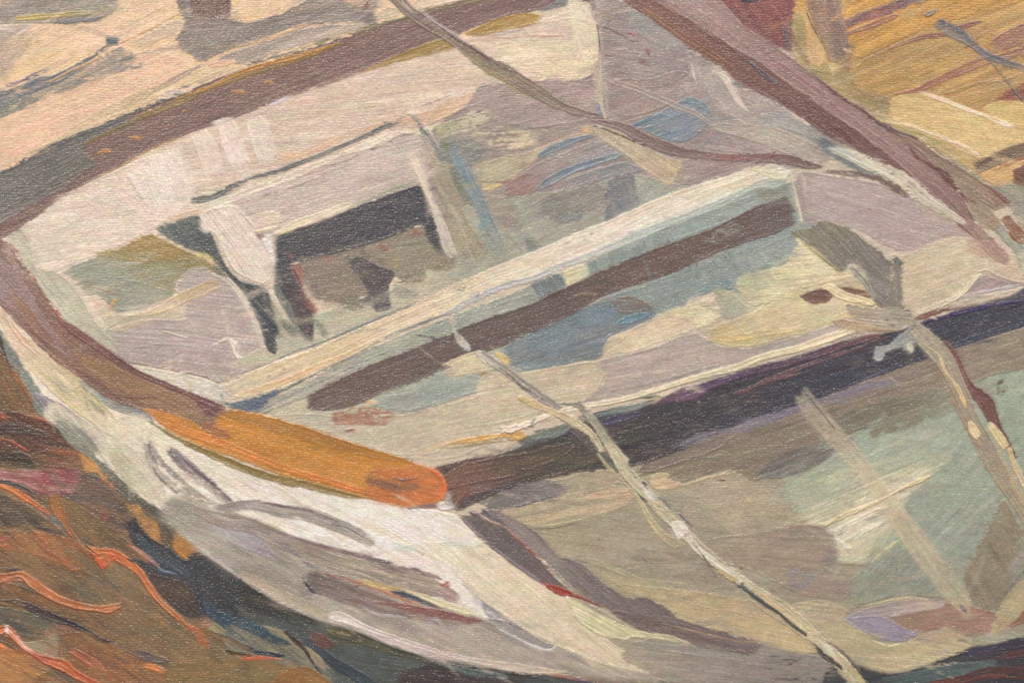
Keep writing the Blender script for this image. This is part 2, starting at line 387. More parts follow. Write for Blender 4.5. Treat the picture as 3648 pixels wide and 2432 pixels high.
# pale block
P('A3', "1028,672 1230,645 1420,710 1700,810 1960,900 2300,1000 2300,1180 1690,1120 1550,1030 1350,945 1200,890 1015,850", [(210,182,122),(214,188,130),(212,186,130)], ang=10, mix=[((196,172,118),.25,3)], v=.035)
P('A3', "1640,762 1790,700 1960,725 2300,680 2300,1000 1960,900 1800,840", [(206,180,116),(214,182,118)], ang=-10, mix=[((220,194,138),.3,3)], v=.04)
P('A3', "950,862 1010,850 1180,900 1400,980 1600,1080 1690,1130 1640,1200 1500,1130 1300,1020 1130,935", [(178,160,102),(176,160,110),(198,172,112)], ang=28, mix=[((196,170,106),.35,3)])
S('A3', "1230,648 1360,690 1500,745 1680,810 1830,870 1900,890", [16,30,30,32,40,20], [(224,204,166),(226,208,174)], rag=(0,30), H=.16)
S('A3', "1000,855 1150,880 1350,950 1480,1000 1580,1050 1670,1110", [12,22,26,24,30,12], [(222,200,160),(228,208,176)], H=.16)
P('A3', "1590,1190 1720,1120 1960,1130 2300,1080 2300,1300 1750,1310", [(206,170,112),(204,172,120)], ang=-20, mix=[((216,184,124),.3,2.5)], v=.06)
P('A3', "1280,1000 1600,1200 1720,1310 1960,1260 2300,1260 2300,1700 1960,1620 1850,1410 1500,1180", [(160,150,128),(152,150,132),(160,154,134)], ang=30, mix=[((176,162,138),.35,3)], v=.07)
P('A3', "1870,1190 1960,1150 1990,1060 2300,1040 2300,1320 1860,1300 1890,1240", [(126,92,78),(116,86,74)], ang=-30, mix=[((150,104,78),.3,3)], dry=.2)
S('A3', "1620,1185 1700,1140 1830,1085 2000,1030 2200,980", [70,88,96,90,90], [(112,98,86),(126,108,90),(120,100,88)], mix=[((150,126,96),.25,3.5)], v=.12)
S('A3', "1740,1190 1860,1140 1980,1090", [16,26,24], [(176,130,92),(150,108,82)], rag=(40,0), mix=[((200,160,112),.3,3)])

# ------------------------------------------------------------------ water, lower left and along the bottom
part('painted_water')
P('C0', "-300,-1100 0,-1000 130,-600 240,-400 420,-240 560,-60 700,60 880,240 1020,260 1150,310 1200,480 1430,650 1700,850 1960,1010 2300,1130 2500,1200 3260,1430 3700,1490 4300,1500 4800,1560 7400,900 7400,1900 -300,1900", [(136,112,84),(130,114,90),(100,96,88),(84,84,80)], ang=30, g=25, mix=[((150,112,72),.35,3),((104,92,76),.3,2.5)], v=.12)
P('B0', "-300,500 -80,520 0,650 150,880 300,1120 270,1230 450,1350 640,1568 480,1568 400,1410 240,1310 130,1050 0,870 -300,820", [(150,152,140),(136,144,132),(124,128,116)], ang=55, mix=[((120,124,118),.35,3)], v=.09)
P('B0', "-300,700 -60,740 0,860 60,960 150,1100 225,1230 240,1320 150,1320 0,1300 -300,1300", [(108,90,72),(128,102,74),(120,98,72)], ang=60, mix=[((140,104,66),.35,3)], v=.1)
S('B0', "-60,740 0,800 15,850 60,960", [70,40,24,10], [(84,68,60)])
S('B0', "80,1010 130,1080 190,1160 235,1250", [12,32,36,24], [(168,108,68),(152,104,72)], o=.85, rag=(20,30))
P('B0', "-300,1290 0,1300 170,1310 280,1350 410,1410 490,1490 530,1580 300,1640 -300,1640", [(122,88,70),(108,80,68),(110,78,68)], ang=22, mix=[((142,96,66),.3,3),((90,72,66),.35,3)], v=.12)
S('B0', "-60,1420 100,1425 250,1450 380,1500", [60,70,50,20], [(92,78,76),(98,82,74)], rag=(0,50))
S('B0', "-60,1480 40,1500 130,1540 200,1580", [10,16,16,10], [(176,98,66)])
S('B0', "150,1325 260,1350 380,1385 450,1430 495,1490 515,1560", [12,24,20,20,26,16], [(160,104,76),(172,98,72),(164,88,66)])
S('B0', "-60,1300 30,1340 60,1370", [24,40,14], [(168,98,58)], rag=(0,40))
S('B0', "120,1310 200,1320 270,1350", [8,12,8], [(206,180,130)], dry=.4)
P('C0', "-300,-60 60,-60 200,-30 245,40 232,100 130,85 0,55 -300,20", [(88,76,66),(84,74,62)], ang=15, mix=[((60,54,50),.3,3)])
P('C0', "190,-30 420,-80 540,-70 600,0 560,60 250,70", [(126,98,74),(150,96,72),(166,88,70)], ang=15, mix=[((110,92,72),.4,3)])
P('C0', "-300,60 0,62 230,85 420,50 570,70 570,190 520,250 380,260 250,235 150,170 0,150 -300,130", [(170,128,106),(164,112,108),(152,92,92),(150,108,104)], ang=8, mix=[((190,144,134),.3,2.5),((126,76,76),.3,3)], v=.12, dry=.1)
S('C0', "270,110 310,160 345,225", [80,110,50], [(152,74,84)], rag=(30,40), dry=.25, e=3, o=.7, soft=8)
S('C0', "400,110 470,130 545,150", [60,80,60], [(150,78,84)], rag=(30,40), dry=.3, e=3, o=.7, soft=8)
P('C0', "540,120 600,95 720,130 800,240 890,330 905,430 870,520 750,500 700,380 500,300 490,250 550,200", [(112,100,96),(108,98,92),(100,86,84)], ang=14, mix=[((90,82,82),.35,3),((138,112,104),.25,3)], v=.11)
S('C0', "570,-40 620,40 700,90 780,170 850,220", [40,90,60,60,40], [(196,146,78),(204,154,88),(196,142,80)], mix=[((150,116,76),.25,3)], e=2)
P('C0', "560,-120 680,-60 760,60 880,170 1150,300 1200,400 1240,480 1130,520 1100,440 980,360 870,290 760,150 640,0", [(130,134,118),(108,108,94),(100,94,84)], ang=40, mix=[((86,82,74),.3,3),((134,126,104),.3,3)], v=.1)
S('C0', "690,370 740,400 720,440", [30,60,30], [(160,96,84)], o=.8, dry=.3)
P('C0', "880,320 980,325 1005,400 1100,425 1110,500 1125,590 1020,560 950,470 920,400", [(196,146,78),(186,138,76)], ang=60, mix=[((160,110,76),.3,3)])
S('C0', "1030,450 1050,490", 50, [(160,100,76)], o=.8, dry=.3)
P('C0', "1110,470 1200,440 1240,500 1230,640 1290,710 1150,600 1130,560", [(112,98,80),(130,104,72)], ang=60, mix=[((86,78,70),.3,3)])
P('C0', "1220,520 1290,550 1440,650 1420,700 1310,720 1200,630", [(196,144,76),(190,134,66),(196,140,84)], ang=40, mix=[((150,108,64),.3,3)])
# broad olive and rust strokes
P('C0', "-300,250 200,300 460,520 660,700 760,830 900,980 600,1010 350,960 200,860 -300,800", [(136,113,84),(144,116,82),(130,112,86)], ang=32, mix=[((168,112,66),.28,3),((100,88,72),.3,3)], v=.12)
P('C0', "-300,250 80,240 300,400 470,520 420,560 250,470 0,480 -300,500", [(100,90,78),(92,82,74)], ang=30, mix=[((128,110,86),.3,3)], v=.12)
P('C0', "0,490 200,500 480,540 640,680 720,780 560,790 380,720 180,660 0,640 -200,600", [(146,112,76),(160,116,76),(134,106,76)], ang=35, mix=[((174,112,71),.25,3)], v=.1)
P('C0', "370,240 460,260 700,420 880,560 1000,680 1060,720 960,760 760,670 560,560 430,400", [(150,116,74),(132,110,78),(120,102,78),(160,120,88)], ang=38, mix=[((170,112,68),.25,3),((104,92,76),.3,3)], v=.1)
P('C0', "560,700 900,700 1080,960 1250,1110 1440,1300 1200,1400 900,1200 700,980", [(140,120,88),(136,116,86),(146,120,86)], ang=36, mix=[((158,116,74),.3,3),((108,98,78),.25,3)], v=.1)
P('C0', "480,860 740,830 880,900 760,990 580,980", [(112,108,90)], ang=30, o=.75, soft=8, mix=[((130,112,86),.3,3)])
P('C0', "700,1040 1000,1040 1300,1200 1500,1320 1560,1420 1150,1450 880,1360 600,1200", [(142,114,82),(140,118,86),(146,122,84)], ang=34, mix=[((164,120,78),.3,3),((118,104,84),.25,3)], v=.09)
P('C0', "-300,830 60,850 260,930 420,1010 700,1060 820,1090 700,1150 450,1120 200,1040 -300,1010", [(120,96,68),(112,94,70),(134,106,76)], ang=25, mix=[((150,106,68),.3,3)], v=.1)
P('C0', "-300,1030 20,1030 380,1110 420,1180 330,1260 120,1240 0,1190 -300,1180", [(122,118,98),(112,108,92),(104,104,90)], ang=12, mix=[((146,116,100),.25,3),((88,88,80),.25,3)], v=.09)
P('C0', "370,1130 560,1190 800,1280 900,1350 600,1240 430,1270 250,1290", [(160,118,92),(130,110,86)], ang=30, o=.85, mix=[((170,130,110),.3,3)])
P('C0', "160,1280 290,1270 420,1190 420,1400 300,1370 200,1330", [(160,148,112),(164,140,116)], ang=20, mix=[((140,130,104),.3,3)])
P('C0', "-300,1250 60,1330 200,1350 300,1380 360,1470 260,1560 200,1700 -300,1700", [(196,142,76),(190,136,76),(176,128,80)], ang=25, mix=[((214,150,84),.3,3),((150,110,70),.25,3)], v=.09)
S('C0', "-30,1250 60,1270 130,1320 190,1350", [40,60,50,20], [(130,90,60)])
S('C0', "-40,1290 20,1310 60,1330", [30,30,12], [(230,140,66)])
P('C0', "395,1270 440,1210 640,1210 900,1370 1150,1440 1170,1700 600,1700 520,1500 410,1400", [(146,108,72),(160,112,72),(160,118,76)], ang=32, mix=[((182,116,79),.28,3),((122,98,72),.3,3)], v=.1)
S('C0', "470,1330 560,1370 660,1430 740,1490", [40,60,60,30], [(182,104,79),(206,124,86)], o=.75, rag=(50,50))
S('C0', "900,1340 1000,1370 1100,1400 1190,1420", [30,70,60,20], [(118,100,96),(104,100,98)], rag=(60,30))
S('C0', "990,1440 1080,1460 1160,1490", [30,44,44], [(216,132,64)], mix=[((232,150,84),.3,3)])
P('C0', "300,1490 360,1500 350,1700 150,1700 200,1590", [(124,94,56)], dry=.25, e=3)
P('C0', "1140,1470 1250,1420 1500,1380 1960,1400 2240,1480 2330,1700 1150,1700", [(146,120,78),(140,122,82),(150,112,68)], ang=4, mix=[((160,126,82),.3,3)], v=.07)
scatter(420, 21, (-100, 1550, 1000, 2540), [(150,114,76),(110,100,82),(160,122,80),(94,88,84),(128,120,98),(160,132,94),(170,124,80),(84,80,78)], 32, .28, (50, 190), (6, 24), (.3, .75), ['painted_water'])
S('C0', "-100,185 0,190 100,225 190,285 290,350 360,410", [22,28,44,46,34,20], [(206,129,69),(208,127,66),(176,104,66)], H=.22)
S('C0', "-60,150 60,170 180,220 260,270", [16,26,40,20], [(88,82,84)], rag=(0,60))
S('C0', "370,240 400,330 440,420 510,540 590,630 670,700 730,760", [70,90,66,34,26,50,30], [(164,116,66),(176,112,66),(191,117,62),(195,119,69)], mix=[((140,106,68),.3,3)], H=.18)
S('C0', "205,520 280,560 330,640 400,680 500,760 560,780", [40,90,30,24,30,12], [(186,117,73),(172,104,66),(199,117,75)], o=.85, H=.18, rag=(30,30))
S('C0', "595,600 680,645 780,665 860,705 970,790 1040,890 1100,980 1200,1070 1290,1150 1350,1190", [10,44,70,74,50,50,40,34,22,12], [(186,117,64),(206,117,58),(197,123,69),(196,129,80),(176,106,64)], H=.28, ridge=.12)
P('C0', "640,660 760,650 850,680 780,720 740,760 700,770 680,720", [(206,104,54)], H=.3)
S('C0', "590,620 640,680 700,750", [6,16,8], [(112,76,52)])
S('C0', "-100,850 0,840 90,815 160,815 230,870 330,940 430,990 540,1025 660,1045 760,1050 860,1020", [75,67,42,50,70,62,57,55,37,62,32], [(183,112,73),(195,129,81),(191,121,67),(189,117,64),(177,114,77)], H=.28, ridge=.14, mix=[((240,160,110),.16,3)])
S('C0', "-40,868 80,850 160,850", [12,14,10], [(206,130,110)])
S('C0', "-100,1190 0,1200 50,1190 100,1240 160,1310 250,1370 340,1410 440,1440 520,1500 600,1540 700,1590", [75,57,50,50,30,30,62,87,57,55,50], [(193,115,69),(199,121,71),(191,109,79),(197,113,64),(193,109,67)], H=.3, ridge=.15)
S('C0', "60,1195 110,1240 170,1310 230,1350", [14,18,16,10], [(240,176,150),(244,190,172)], H=.3)
S('C0', "48,1170 50,1225", 18, [(246,220,206)])
S('C0', "-60,612 80,612", [20,14], [(206,108,62)])
S('C0', "-60,580 40,560 90,570", [24,40,20], [(182,110,84)], o=.7)
S('C0', "10,985 120,1000 240,1050 400,1120 500,1150 620,1210 720,1265 800,1272", [10,44,60,60,44,34,26,10], [(98,82,80),(84,72,72),(74,66,64),(62,58,60)])
S('C0', "340,400 420,460 480,520", [10,40,16], [(112,116,114)], dry=.3)
S('C0', "1310,1170 1370,1200 1430,1290 1460,1320", [24,50,60,20], [(191,114,77),(172,110,71)], dry=.2, e=2)
S('C0', "-60,770 60,775 160,770", [20,30,12], [(96,80,72)])
scatter(110, 31, (-100, 1650, 900, 2540), [(150,120,84),(130,116,88),(164,126,84),(116,108,92),(172,134,88)], 32, .22, (60, 200), (14, 42), (.35, .7), ['painted_water'])
# dark swirl under the bow
P('C0', "885,430 920,400 960,405 1000,500 1060,560 1150,600 1230,670 1290,712 1320,672 1370,662 1430,670 1600,760 1750,880 1900,990 2100,1060 2100,1320 1900,1260 1700,1210 1500,1130 1420,1120 1300,1110 1200,1030 1130,950 1000,760 860,685 1000,710 1080,720 1000,650 930,600 895,520", [(70,66,68),(76,80,84),(78,78,80),(72,74,76),(84,90,88)], ang=42, g=32, mix=[((92,104,110),.3,3),((56,52,56),.3,3)], v=.14)
P('C0', "1000,790 1150,820 1300,860 1390,1000 1430,1110 1320,1100 1200,1010 1100,920", [(92,82,76),(100,84,72),(84,74,70)], ang=40, mix=[((72,66,66),.3,3)], v=.12, soft=4)
S('C0', "950,520 1010,600 1100,680 1200,740 1340,830", [40,50,70,50,30], [(84,92,94),(88,102,110)], rag=(40,60), dry=.25)
S('C0', "1400,950 1470,1060 1600,1150 1780,1200 1980,1240", [50,70,90,90,60], [(78,90,100),(78,98,106),(84,108,112)], rag=(60,20), dry=.2, mix=[((60,66,78),.3,3)])
S('C0', "1090,730 1130,780 1250,810", [16,24,10], [(120,132,142)], rag=(20,40))
S('C0', "900,610 980,650 1080,730 1110,760", [14,30,30,10], [(188,140,116),(160,120,116)])
P('C0', "1440,1120 1500,1140 1620,1230 1760,1340 1640,1310 1500,1220 1430,1170", [(160,150,112),(172,160,122)], ang=38)
S('C0', "1400,1170 1480,1140", [40,50], [(160,116,96)], dry=.25)
S('C0', "1330,670 1420,665 1600,750 1780,890", [16,24,26,14], [(52,50,54)], o=.8)
S('C0', "1350,660 1400,1000 1440,1100", [4,30,20], [(60,62,72)], o=.6, rag=(100,20))
P('C1', "-100,880 0,890 180,1000 480,1130 740,1200 1000,1320 1500,1430 1960,1490 2500,1560 2500,1900 700,1900 560,1568 300,1400 -100,1300", [(92,96,90),(96,104,98),(92,100,96),(84,88,86)], ang=12, mix=[((110,116,106),.3,3),((78,80,76),.3,3)], v=.08)
P('C1', "-100,820 0,900 180,1010 420,1110 520,1140 440,1160 200,1110 -100,1060", [(72,72,70),(78,78,74)], ang=25, mix=[((94,88,72),.25,3)])
P('C1', "500,1140 760,1210 1000,1325 1300,1390 1500,1440 1200,1420 900,1350 700,1280 520,1240", [(98,92,70),(82,78,68),(62,60,58)], ang=18, o=.9, mix=[((120,110,76),.25,3)])
P('C1', "-200,1140 60,1150 300,1240 460,1380 580,1500 560,1600 300,1480 100,1400 -200,1340", [(110,116,102),(140,134,108),(120,124,110)], ang=36, mix=[((76,90,98),.4,3),((166,154,122),.3,3)], v=.13)
S('C1', "-200,1100 0,1170 150,1260 300,1290", [60,90,60,30], [(72,92,104),(74,86,94)], dry=.3, rag=(0,50))
S('C1', "80,1170 200,1215 330,1310 450,1400 520,1480", [16,40,40,60,30], [(168,156,122),(164,150,120)], dry=.25, e=2)
S('C1', "350,1270 440,1300 520,1380 620,1450 760,1530 860,1600", [50,60,60,80,80,70], [(78,88,98),(72,82,88),(76,86,90)], v=.12, dry=.12)
S('C1', "400,1225 480,1270 570,1320", [60,100,50], [(124,90,80),(112,80,72)], dry=.2)
S('C1', "215,1200 300,1270 370,1340 420,1420 490,1510", [20,36,22,16,10], [(84,66,62),(56,48,48)])
S('C1', "520,1200 600,1215 700,1240", [12,18,10], [(150,140,100)], dry=.35)
S('C0', "1480,1205 1600,1250 1720,1310 1850,1360 1990,1375", [8,30,30,34,20], [(72,82,84),(60,72,88),(58,66,84)])
S('C0', "1590,1340 1660,1360 1760,1375", [24,22,10], [(96,78,52)])
S('C1', "-60,1395 80,1390 210,1405", [24,24,10], [(199,108,71)], H=.2)
P('C1', "220,1470 330,1440 430,1460 560,1568 620,1700 0,1700", [(154,112,64),(150,116,72)], ang=25, mix=[((176,130,72),.3,3)])
P('C1', "1040,1480 1200,1430 1500,1470 1960,1510 2300,1600 2300,1900 1040,1900 1000,1560", [(84,74,72),(86,78,76),(90,98,92)], ang=8, mix=[((64,58,62),.3,3),((96,108,104),.2,3)], v=.1)
S('C1', "1200,1400 1400,1450 1700,1480 1960,1500", [20,30,40,30], [(64,60,62),(60,58,60)])
S('C1', "1180,1370 1500,1480 1800,1530", [20,50,50], [(106,116,110)], dry=.3, rag=(60,60))
P('C3', "-1700,1600 -300,1560 550,1568 560,1500 600,1470 700,1430 800,1425 880,1460 1000,1495 1110,1485 1300,1420 1540,1350 1610,1300 1560,1260 1700,1230 1840,1175 1960,1140 2300,1050 2300,1900 -1700,1900", [(84,88,84),(78,78,78),(84,84,86),(72,68,74)], ang=-8, mix=[((98,112,108),.3,3),((62,56,60),.35,3)], v=.11)
S('C3', "960,1560 1200,1530 1450,1480 1780,1440", [60,90,100,80], [(92,106,102),(98,110,106)], dry=.2, rag=(60,30))
S('C3', "1300,1568 1500,1550 1700,1500 2000,1490", [30,60,90,90], [(110,70,60),(96,66,62),(112,72,64)], dry=.36, mix=[((140,90,84),.3,3)])
S('C3', "1560,1360 1700,1310 1900,1280 2100,1230", [90,90,100,100], [(80,76,90),(74,68,80)], dry=.12)
S('C3', "1800,1380 1960,1350 2150,1330", [50,60,60], [(104,72,70)], dry=.4)
S('C2', "220,1490 320,1500 460,1530 600,1555", [20,34,34,10], [(176,130,90),(150,90,80),(120,90,140)], mix=[((206,170,110),.3,3)])
# ------------------------------------------------------------------ the boat: outer hull
part('painted_boat')
P('C1', "-2300,-1300 -1764,-1120 -1600,-900 -1450,-760 -1264,-600 -1100,-480 -900,-380 -774,-361 -614,-211 -364,-80 0,60 500,230 780,290 1280,360 1430,390 1600,600 1800,780 1960,850 2330,1000 2900,1250 3300,1400 3900,1480 3500,1600 3000,1560 1960,1490 1500,1430 1000,1320 740,1200 480,1130 180,1000 0,890 -300,700 -614,400 -800,200 -1100,0 -1300,-250 -1500,-480 -1620,-680 -1764,-900 -1900,-1100", [(218,204,176),(226,214,192),(234,224,210),(232,222,204),(220,206,178)], ang=28, g=22, mix=[((232,226,216),.28,2.5),((210,196,160),.2,3)], v=.045, H=.16)
S('B0', "-60,560 20,650 120,800 260,930 420,1080 560,1210 700,1330 800,1420", [30,60,120,190,210,190,160,120], [(212,186,156),(216,196,166),(208,192,152),(206,190,140),(214,202,170)], mix=[((222,206,176),.3,3),((200,176,144),.25,3)], v=.07)
S('B0', "0,580 60,660 160,800 300,930", [16,34,50,40], [(214,184,154),(218,190,160)], rag=(0,60))
P('B0', "250,1020 330,960 460,1080 620,1200 760,1330 740,1400 560,1290 400,1180 300,1120", [(216,200,168),(206,188,150)], ang=45, dry=.42, mix=[((150,146,124),.3,3)])
S('B0', "540,1070 640,1150 780,1240 900,1290 1010,1320 1060,1360", [30,60,80,70,70,40], [(156,158,146),(140,140,132),(120,126,126)], o=.9, soft=4, mix=[((176,170,150),.25,3)], rag=(60,0))
S('B0', "560,1160 700,1290 760,1380", [10,24,10], [(160,142,124)], dry=.35)
S('B0', "590,1200 650,1330 800,1400", [8,14,8], [(150,136,122)], dry=.4)
S('B0', "255,1190 320,1240 420,1310 540,1400 640,1460 740,1500 835,1530", [34,80,116,130,126,110,80], [(140,130,136),(124,116,122),(116,110,118),(132,126,130)], mix=[((104,98,108),.3,3.5),((160,152,150),.22,4)], v=.12, rag=(0,60), H=.18)
S('B0', "265,1185 330,1225 460,1330", [10,16,8], [(176,168,172)])
P('C1', "-1480,-290 -1300,-180 -1120,-70 -1060,0 -1000,60 -900,170 -760,300 -620,330 -600,180 -760,-60 -1000,-180 -1200,-290 -1400,-420", [(204,192,164),(212,202,178),(206,194,166)], ang=50, mix=[((150,148,124),.28,3.5),((222,214,190),.3,3)], v=.08, o=.95, dry=.12)
P('B0', "360,1370 450,1350 620,1460 700,1568 640,1640 520,1568", [(150,154,138),(140,140,124)], ang=45, dry=.25, mix=[((196,186,150),.3,3)])
P('C0', "730,-60 860,-60 960,60 1060,200 1100,300 960,240 830,120", [(190,182,152),(206,200,170)], ang=60, dry=.3, mix=[((100,92,96),.2,3)])
P('B0', "720,1400 830,1330 1000,1330 1150,1430 1400,1568 1700,1660 1600,1900 1000,1600 860,1540", [(216,206,176),(226,218,198)], ang=28, o=.9, soft=8, v=.04)
# grey shade of the hull
P('C1', "-640,310 -520,260 -300,370 -60,450 120,450 350,560 520,680 700,760 1000,880 1440,1020 1620,1120 1960,1200 2300,1320 2900,1470 3150,1530 2700,1575 1960,1490 1500,1430 1000,1320 740,1200 480,1130 180,1000 0,890 -300,700 -560,480 -660,380", [(184,176,158),(170,161,146),(182,170,152),(178,166,150),(184,172,150)], ang=24, g=20, mix=[((186,174,154),.3,4),((142,132,124),.28,4)], v=.09, H=.12, ridge=.01, soft=11)
P('C1', "-640,300 -480,270 -330,370 -250,500 -420,520 -560,440", [(168,162,142),(160,154,140)], ang=20, o=.6, soft=14, mix=[((120,116,104),.3,3)])
P('C1', "-240,400 -60,480 100,600 180,680 120,700 -100,620 -300,500", [(178,172,172),(168,160,168)], ang=30, o=.75, soft=8)
P('C1', "-200,560 0,660 100,780 400,900 440,1000 200,920 -60,780", [(156,148,132),(150,140,130)], ang=26, o=.8, soft=8, mix=[((172,160,140),.3,3)])
P('C1', "-60,780 200,900 420,1010 640,1110 500,1130 180,990 -100,830", [(186,172,144),(188,176,150)], ang=26, o=.8, mix=[((168,156,134),.3,4)])
S('C0', "1030,-120 1080,20 1200,150 1340,260 1480,340 1640,400", [60,110,120,110,90,60], [(132,124,126),(158,148,136),(150,140,128),(164,154,136)], dry=.40, soft=3, mix=[((204,196,170),.45,4),((120,112,112),.25,4)], v=.14, rag=(30,0))
S('C0', "1170,-80 1250,0 1400,130 1530,240 1660,340", [50,90,84,66,26], [(136,126,130),(146,134,130),(138,126,124)], dry=.30, soft=3, mix=[((186,174,160),.4,5),((116,106,110),.25,4)], v=.14, rag=(30,0))
S('C0', "1250,-20 1380,90 1520,200 1640,320", [8,12,12,6], [(110,98,104)])
S('C0', "1060,20 1110,130 1250,250", [8,18,10], [(128,116,112)], dry=.3)
S('C1', "-260,340 -120,330 0,320 180,360 380,390 560,450 720,520 850,600", [30,70,70,90,100,100,90,60], [(150,138,132),(152,142,134),(160,150,138),(152,142,134),(144,134,128)], mix=[((206,198,180),.45,6),((126,116,114),.3,6)], v=.2, dry=.1, soft=3, rag=(20,20), ct=3.2)
S('C1', "60,300 240,340 380,360 500,400 600,440", [6,12,16,12,4], [(128,116,116)], dry=.25)
S('C1', "560,450 700,500 860,600", [8,10,6], [(126,112,120)])
S('C1', "-420,350 -200,430 0,470 200,560 400,620 600,690 800,750 1000,830 1200,880 1400,940", [60,110,110,130,170,180,170,160,150,60], [(160,148,136),(152,142,132),(158,144,130),(168,154,136),(166,152,134),(160,148,130)], mix=[((192,176,152),.42,6),((132,120,116),.36,6)], v=.2, ct=3.2, H=.2, soft=4, dry=.12)
P('C1', "110,445 200,450 300,480 420,520 520,540 650,600 820,668 760,668 560,620 400,575 250,540 180,490", [(226,220,204),(228,222,206)], ang=24, v=.03)
P('C1', "110,445 170,450 230,490 210,510 150,480", [(212,204,168)], ang=24)
S('C1', "200,515 400,585 600,640 800,690 960,725", [8,26,20,24,12], [(132,120,122),(144,110,110),(130,120,122)], dry=.12)
S('C1', "900,720 950,722 990,725", [14,20,6], [(110,94,98)])
S('C1', "230,620 300,670 400,740 500,775", [6,9,9,5], [(124,114,146),(116,110,130)])
S('C1', "960,755 1100,770 1200,800 1290,830 1330,850", [14,24,26,24,10], [(146,126,118),(134,108,108)], dry=.15)
P('C1', "1300,880 1370,845 1392,890 1340,905", [(170,98,88)], e=2)
S('C1', "1310,920 1390,960 1440,1000", [60,90,50], [(172,146,140),(180,158,142)], rag=(0,20))
S('C1', "660,735 900,800 1200,880", [8,12,8], [(200,186,156)], dry=.3)
P('C1', "355,820 450,760 560,810 760,900 1000,990 1200,1050 1420,1090 1620,1120 1600,1150 1400,1150 1100,1120 800,1060 560,980 420,930", [(128,116,108),(140,124,116),(146,116,108),(150,108,98)], ang=18, mix=[((112,100,98),.36,6),((172,154,140),.36,6)], v=.16, ct=3.2, soft=5)
S('C1', "850,1000 1050,1030 1300,1080 1480,1110 1610,1130", [14,44,56,40,12], [(150,106,96),(148,100,92),(146,104,98)], o=.9, soft=3)
S('C1', "480,790 640,840 820,890 980,950 1120,1000 1180,1020", [14,30,26,22,20,8], [(156,96,84),(176,130,108),(196,138,100),(208,146,86)])
P('C1', "700,835 820,850 950,885 1060,910 1180,950 1060,940 940,925 800,890", [(196,172,120),(190,164,112)], ang=14)
P('C1', "940,922 1060,925 1180,965 1370,1050 1240,1030 1080,985", [(78,80,98),(110,110,106)], ang=22)
P('C1', "1040,915 1180,945 1420,1020 1560,1070 1600,1105 1480,1085 1340,1045 1180,975", [(214,204,160),(222,212,176)], ang=20)
S('C1', "350,830 380,880 420,930 480,950", [6,20,16,6], [(84,78,86)])
S('C1', "780,1040 860,1080 980,1095 1080,1110", [10,16,12,6], [(196,190,190)], dry=.2)
S('C1', "1200,1180 1250,1130 1290,1120 1340,1210 1390,1170", [8,12,10,8,6], [(178,172,172)], dry=.25)
P('C1', "1000,600 1400,570 1620,620 1960,850 2330,1100 2900,1400 2500,1420 2000,1200 1700,1080 1500,900 1400,760 1200,660", [(226,218,196),(222,213,182),(220,207,176),(214,199,168)], ang=38, g=25, mix=[((228,220,196),.3,3),((208,196,158),.2,3)], v=.05, soft=9, H=.16)
S('C1', "860,600 1000,610 1120,640", [50,60,30], [(196,206,202)], o=.45, soft=12)
S('C1', "1300,590 1480,590 1600,620", [24,40,10], [(186,200,200)], o=.5, soft=8)
S('C1', "1400,650 1500,740 1620,860", [20,30,20], [(226,216,188)], o=.7, soft=5)
S('C1', "1180,670 1200,650", 8, [(170,160,110)])
P('C1', "1440,640 1560,650 1640,760 1760,900 1700,960 1560,840 1440,760", [(210,202,166)], ang=50, o=.4, soft=12)
P('C1', "1570,990 1630,955 1700,980 1760,1080 1700,1120 1620,1090 1600,1030", [(166,164,162),(134,130,144)], ang=50, dry=.25, e=3, mix=[((120,114,140),.3,3)])
S('C1', "1640,1130 1780,1170 1900,1230 2000,1290 2110,1310", [40,70,80,60,30], [(164,158,150),(156,148,140),(162,158,148)], mix=[((184,178,168),.3,4),((140,130,126),.3,4)], v=.12, ct=3.5)
S('C1', "1700,1080 1800,1140 1900,1190", [20,26,8], [(136,128,130)])
S('C2', "-60,1180 60,1240 200,1310 300,1335 350,1310 320,1270", [8,14,18,20,16,8], [(206,202,192),(216,212,200)])
S('C2', "260,1180 245,1220 225,1240", [12,10,4], [(128,100,110)])
S('C1', "530,1100 600,1105 680,1130 800,1185 1000,1260 1250,1335 1500,1400 1800,1455 2000,1480 2200,1490", [50,70,60,40,44,36,40,60,56,20], [(226,220,204),(224,216,200),(208,190,180),(206,190,170),(204,190,160)], v=.04, mix=[((196,176,170),.2,3)])
P('C1', "740,1195 900,1215 1000,1260 1180,1330 1000,1318 820,1240", [(208,190,182)], ang=24, o=.8)
P('C2', "-100,560 0,690 260,870 430,960 480,1090 700,1250 900,1380 1100,1450 1290,1478 1270,1515 1000,1505 700,1450 400,1330 150,1200 0,1100 -300,900 -300,640", [(224,211,182),(220,204,174),(212,195,166)], ang=38, mix=[((220,206,172),.3,3),((200,184,150),.2,3)], v=.05, H=.16, soft=3)
S('C2', "1080,1470 1180,1480 1270,1492", [30,36,30], [(206,192,164)], rag=(20,8), H=.22)
S('C2', "1220,1510 1260,1495", [20,14], [(150,132,122)])

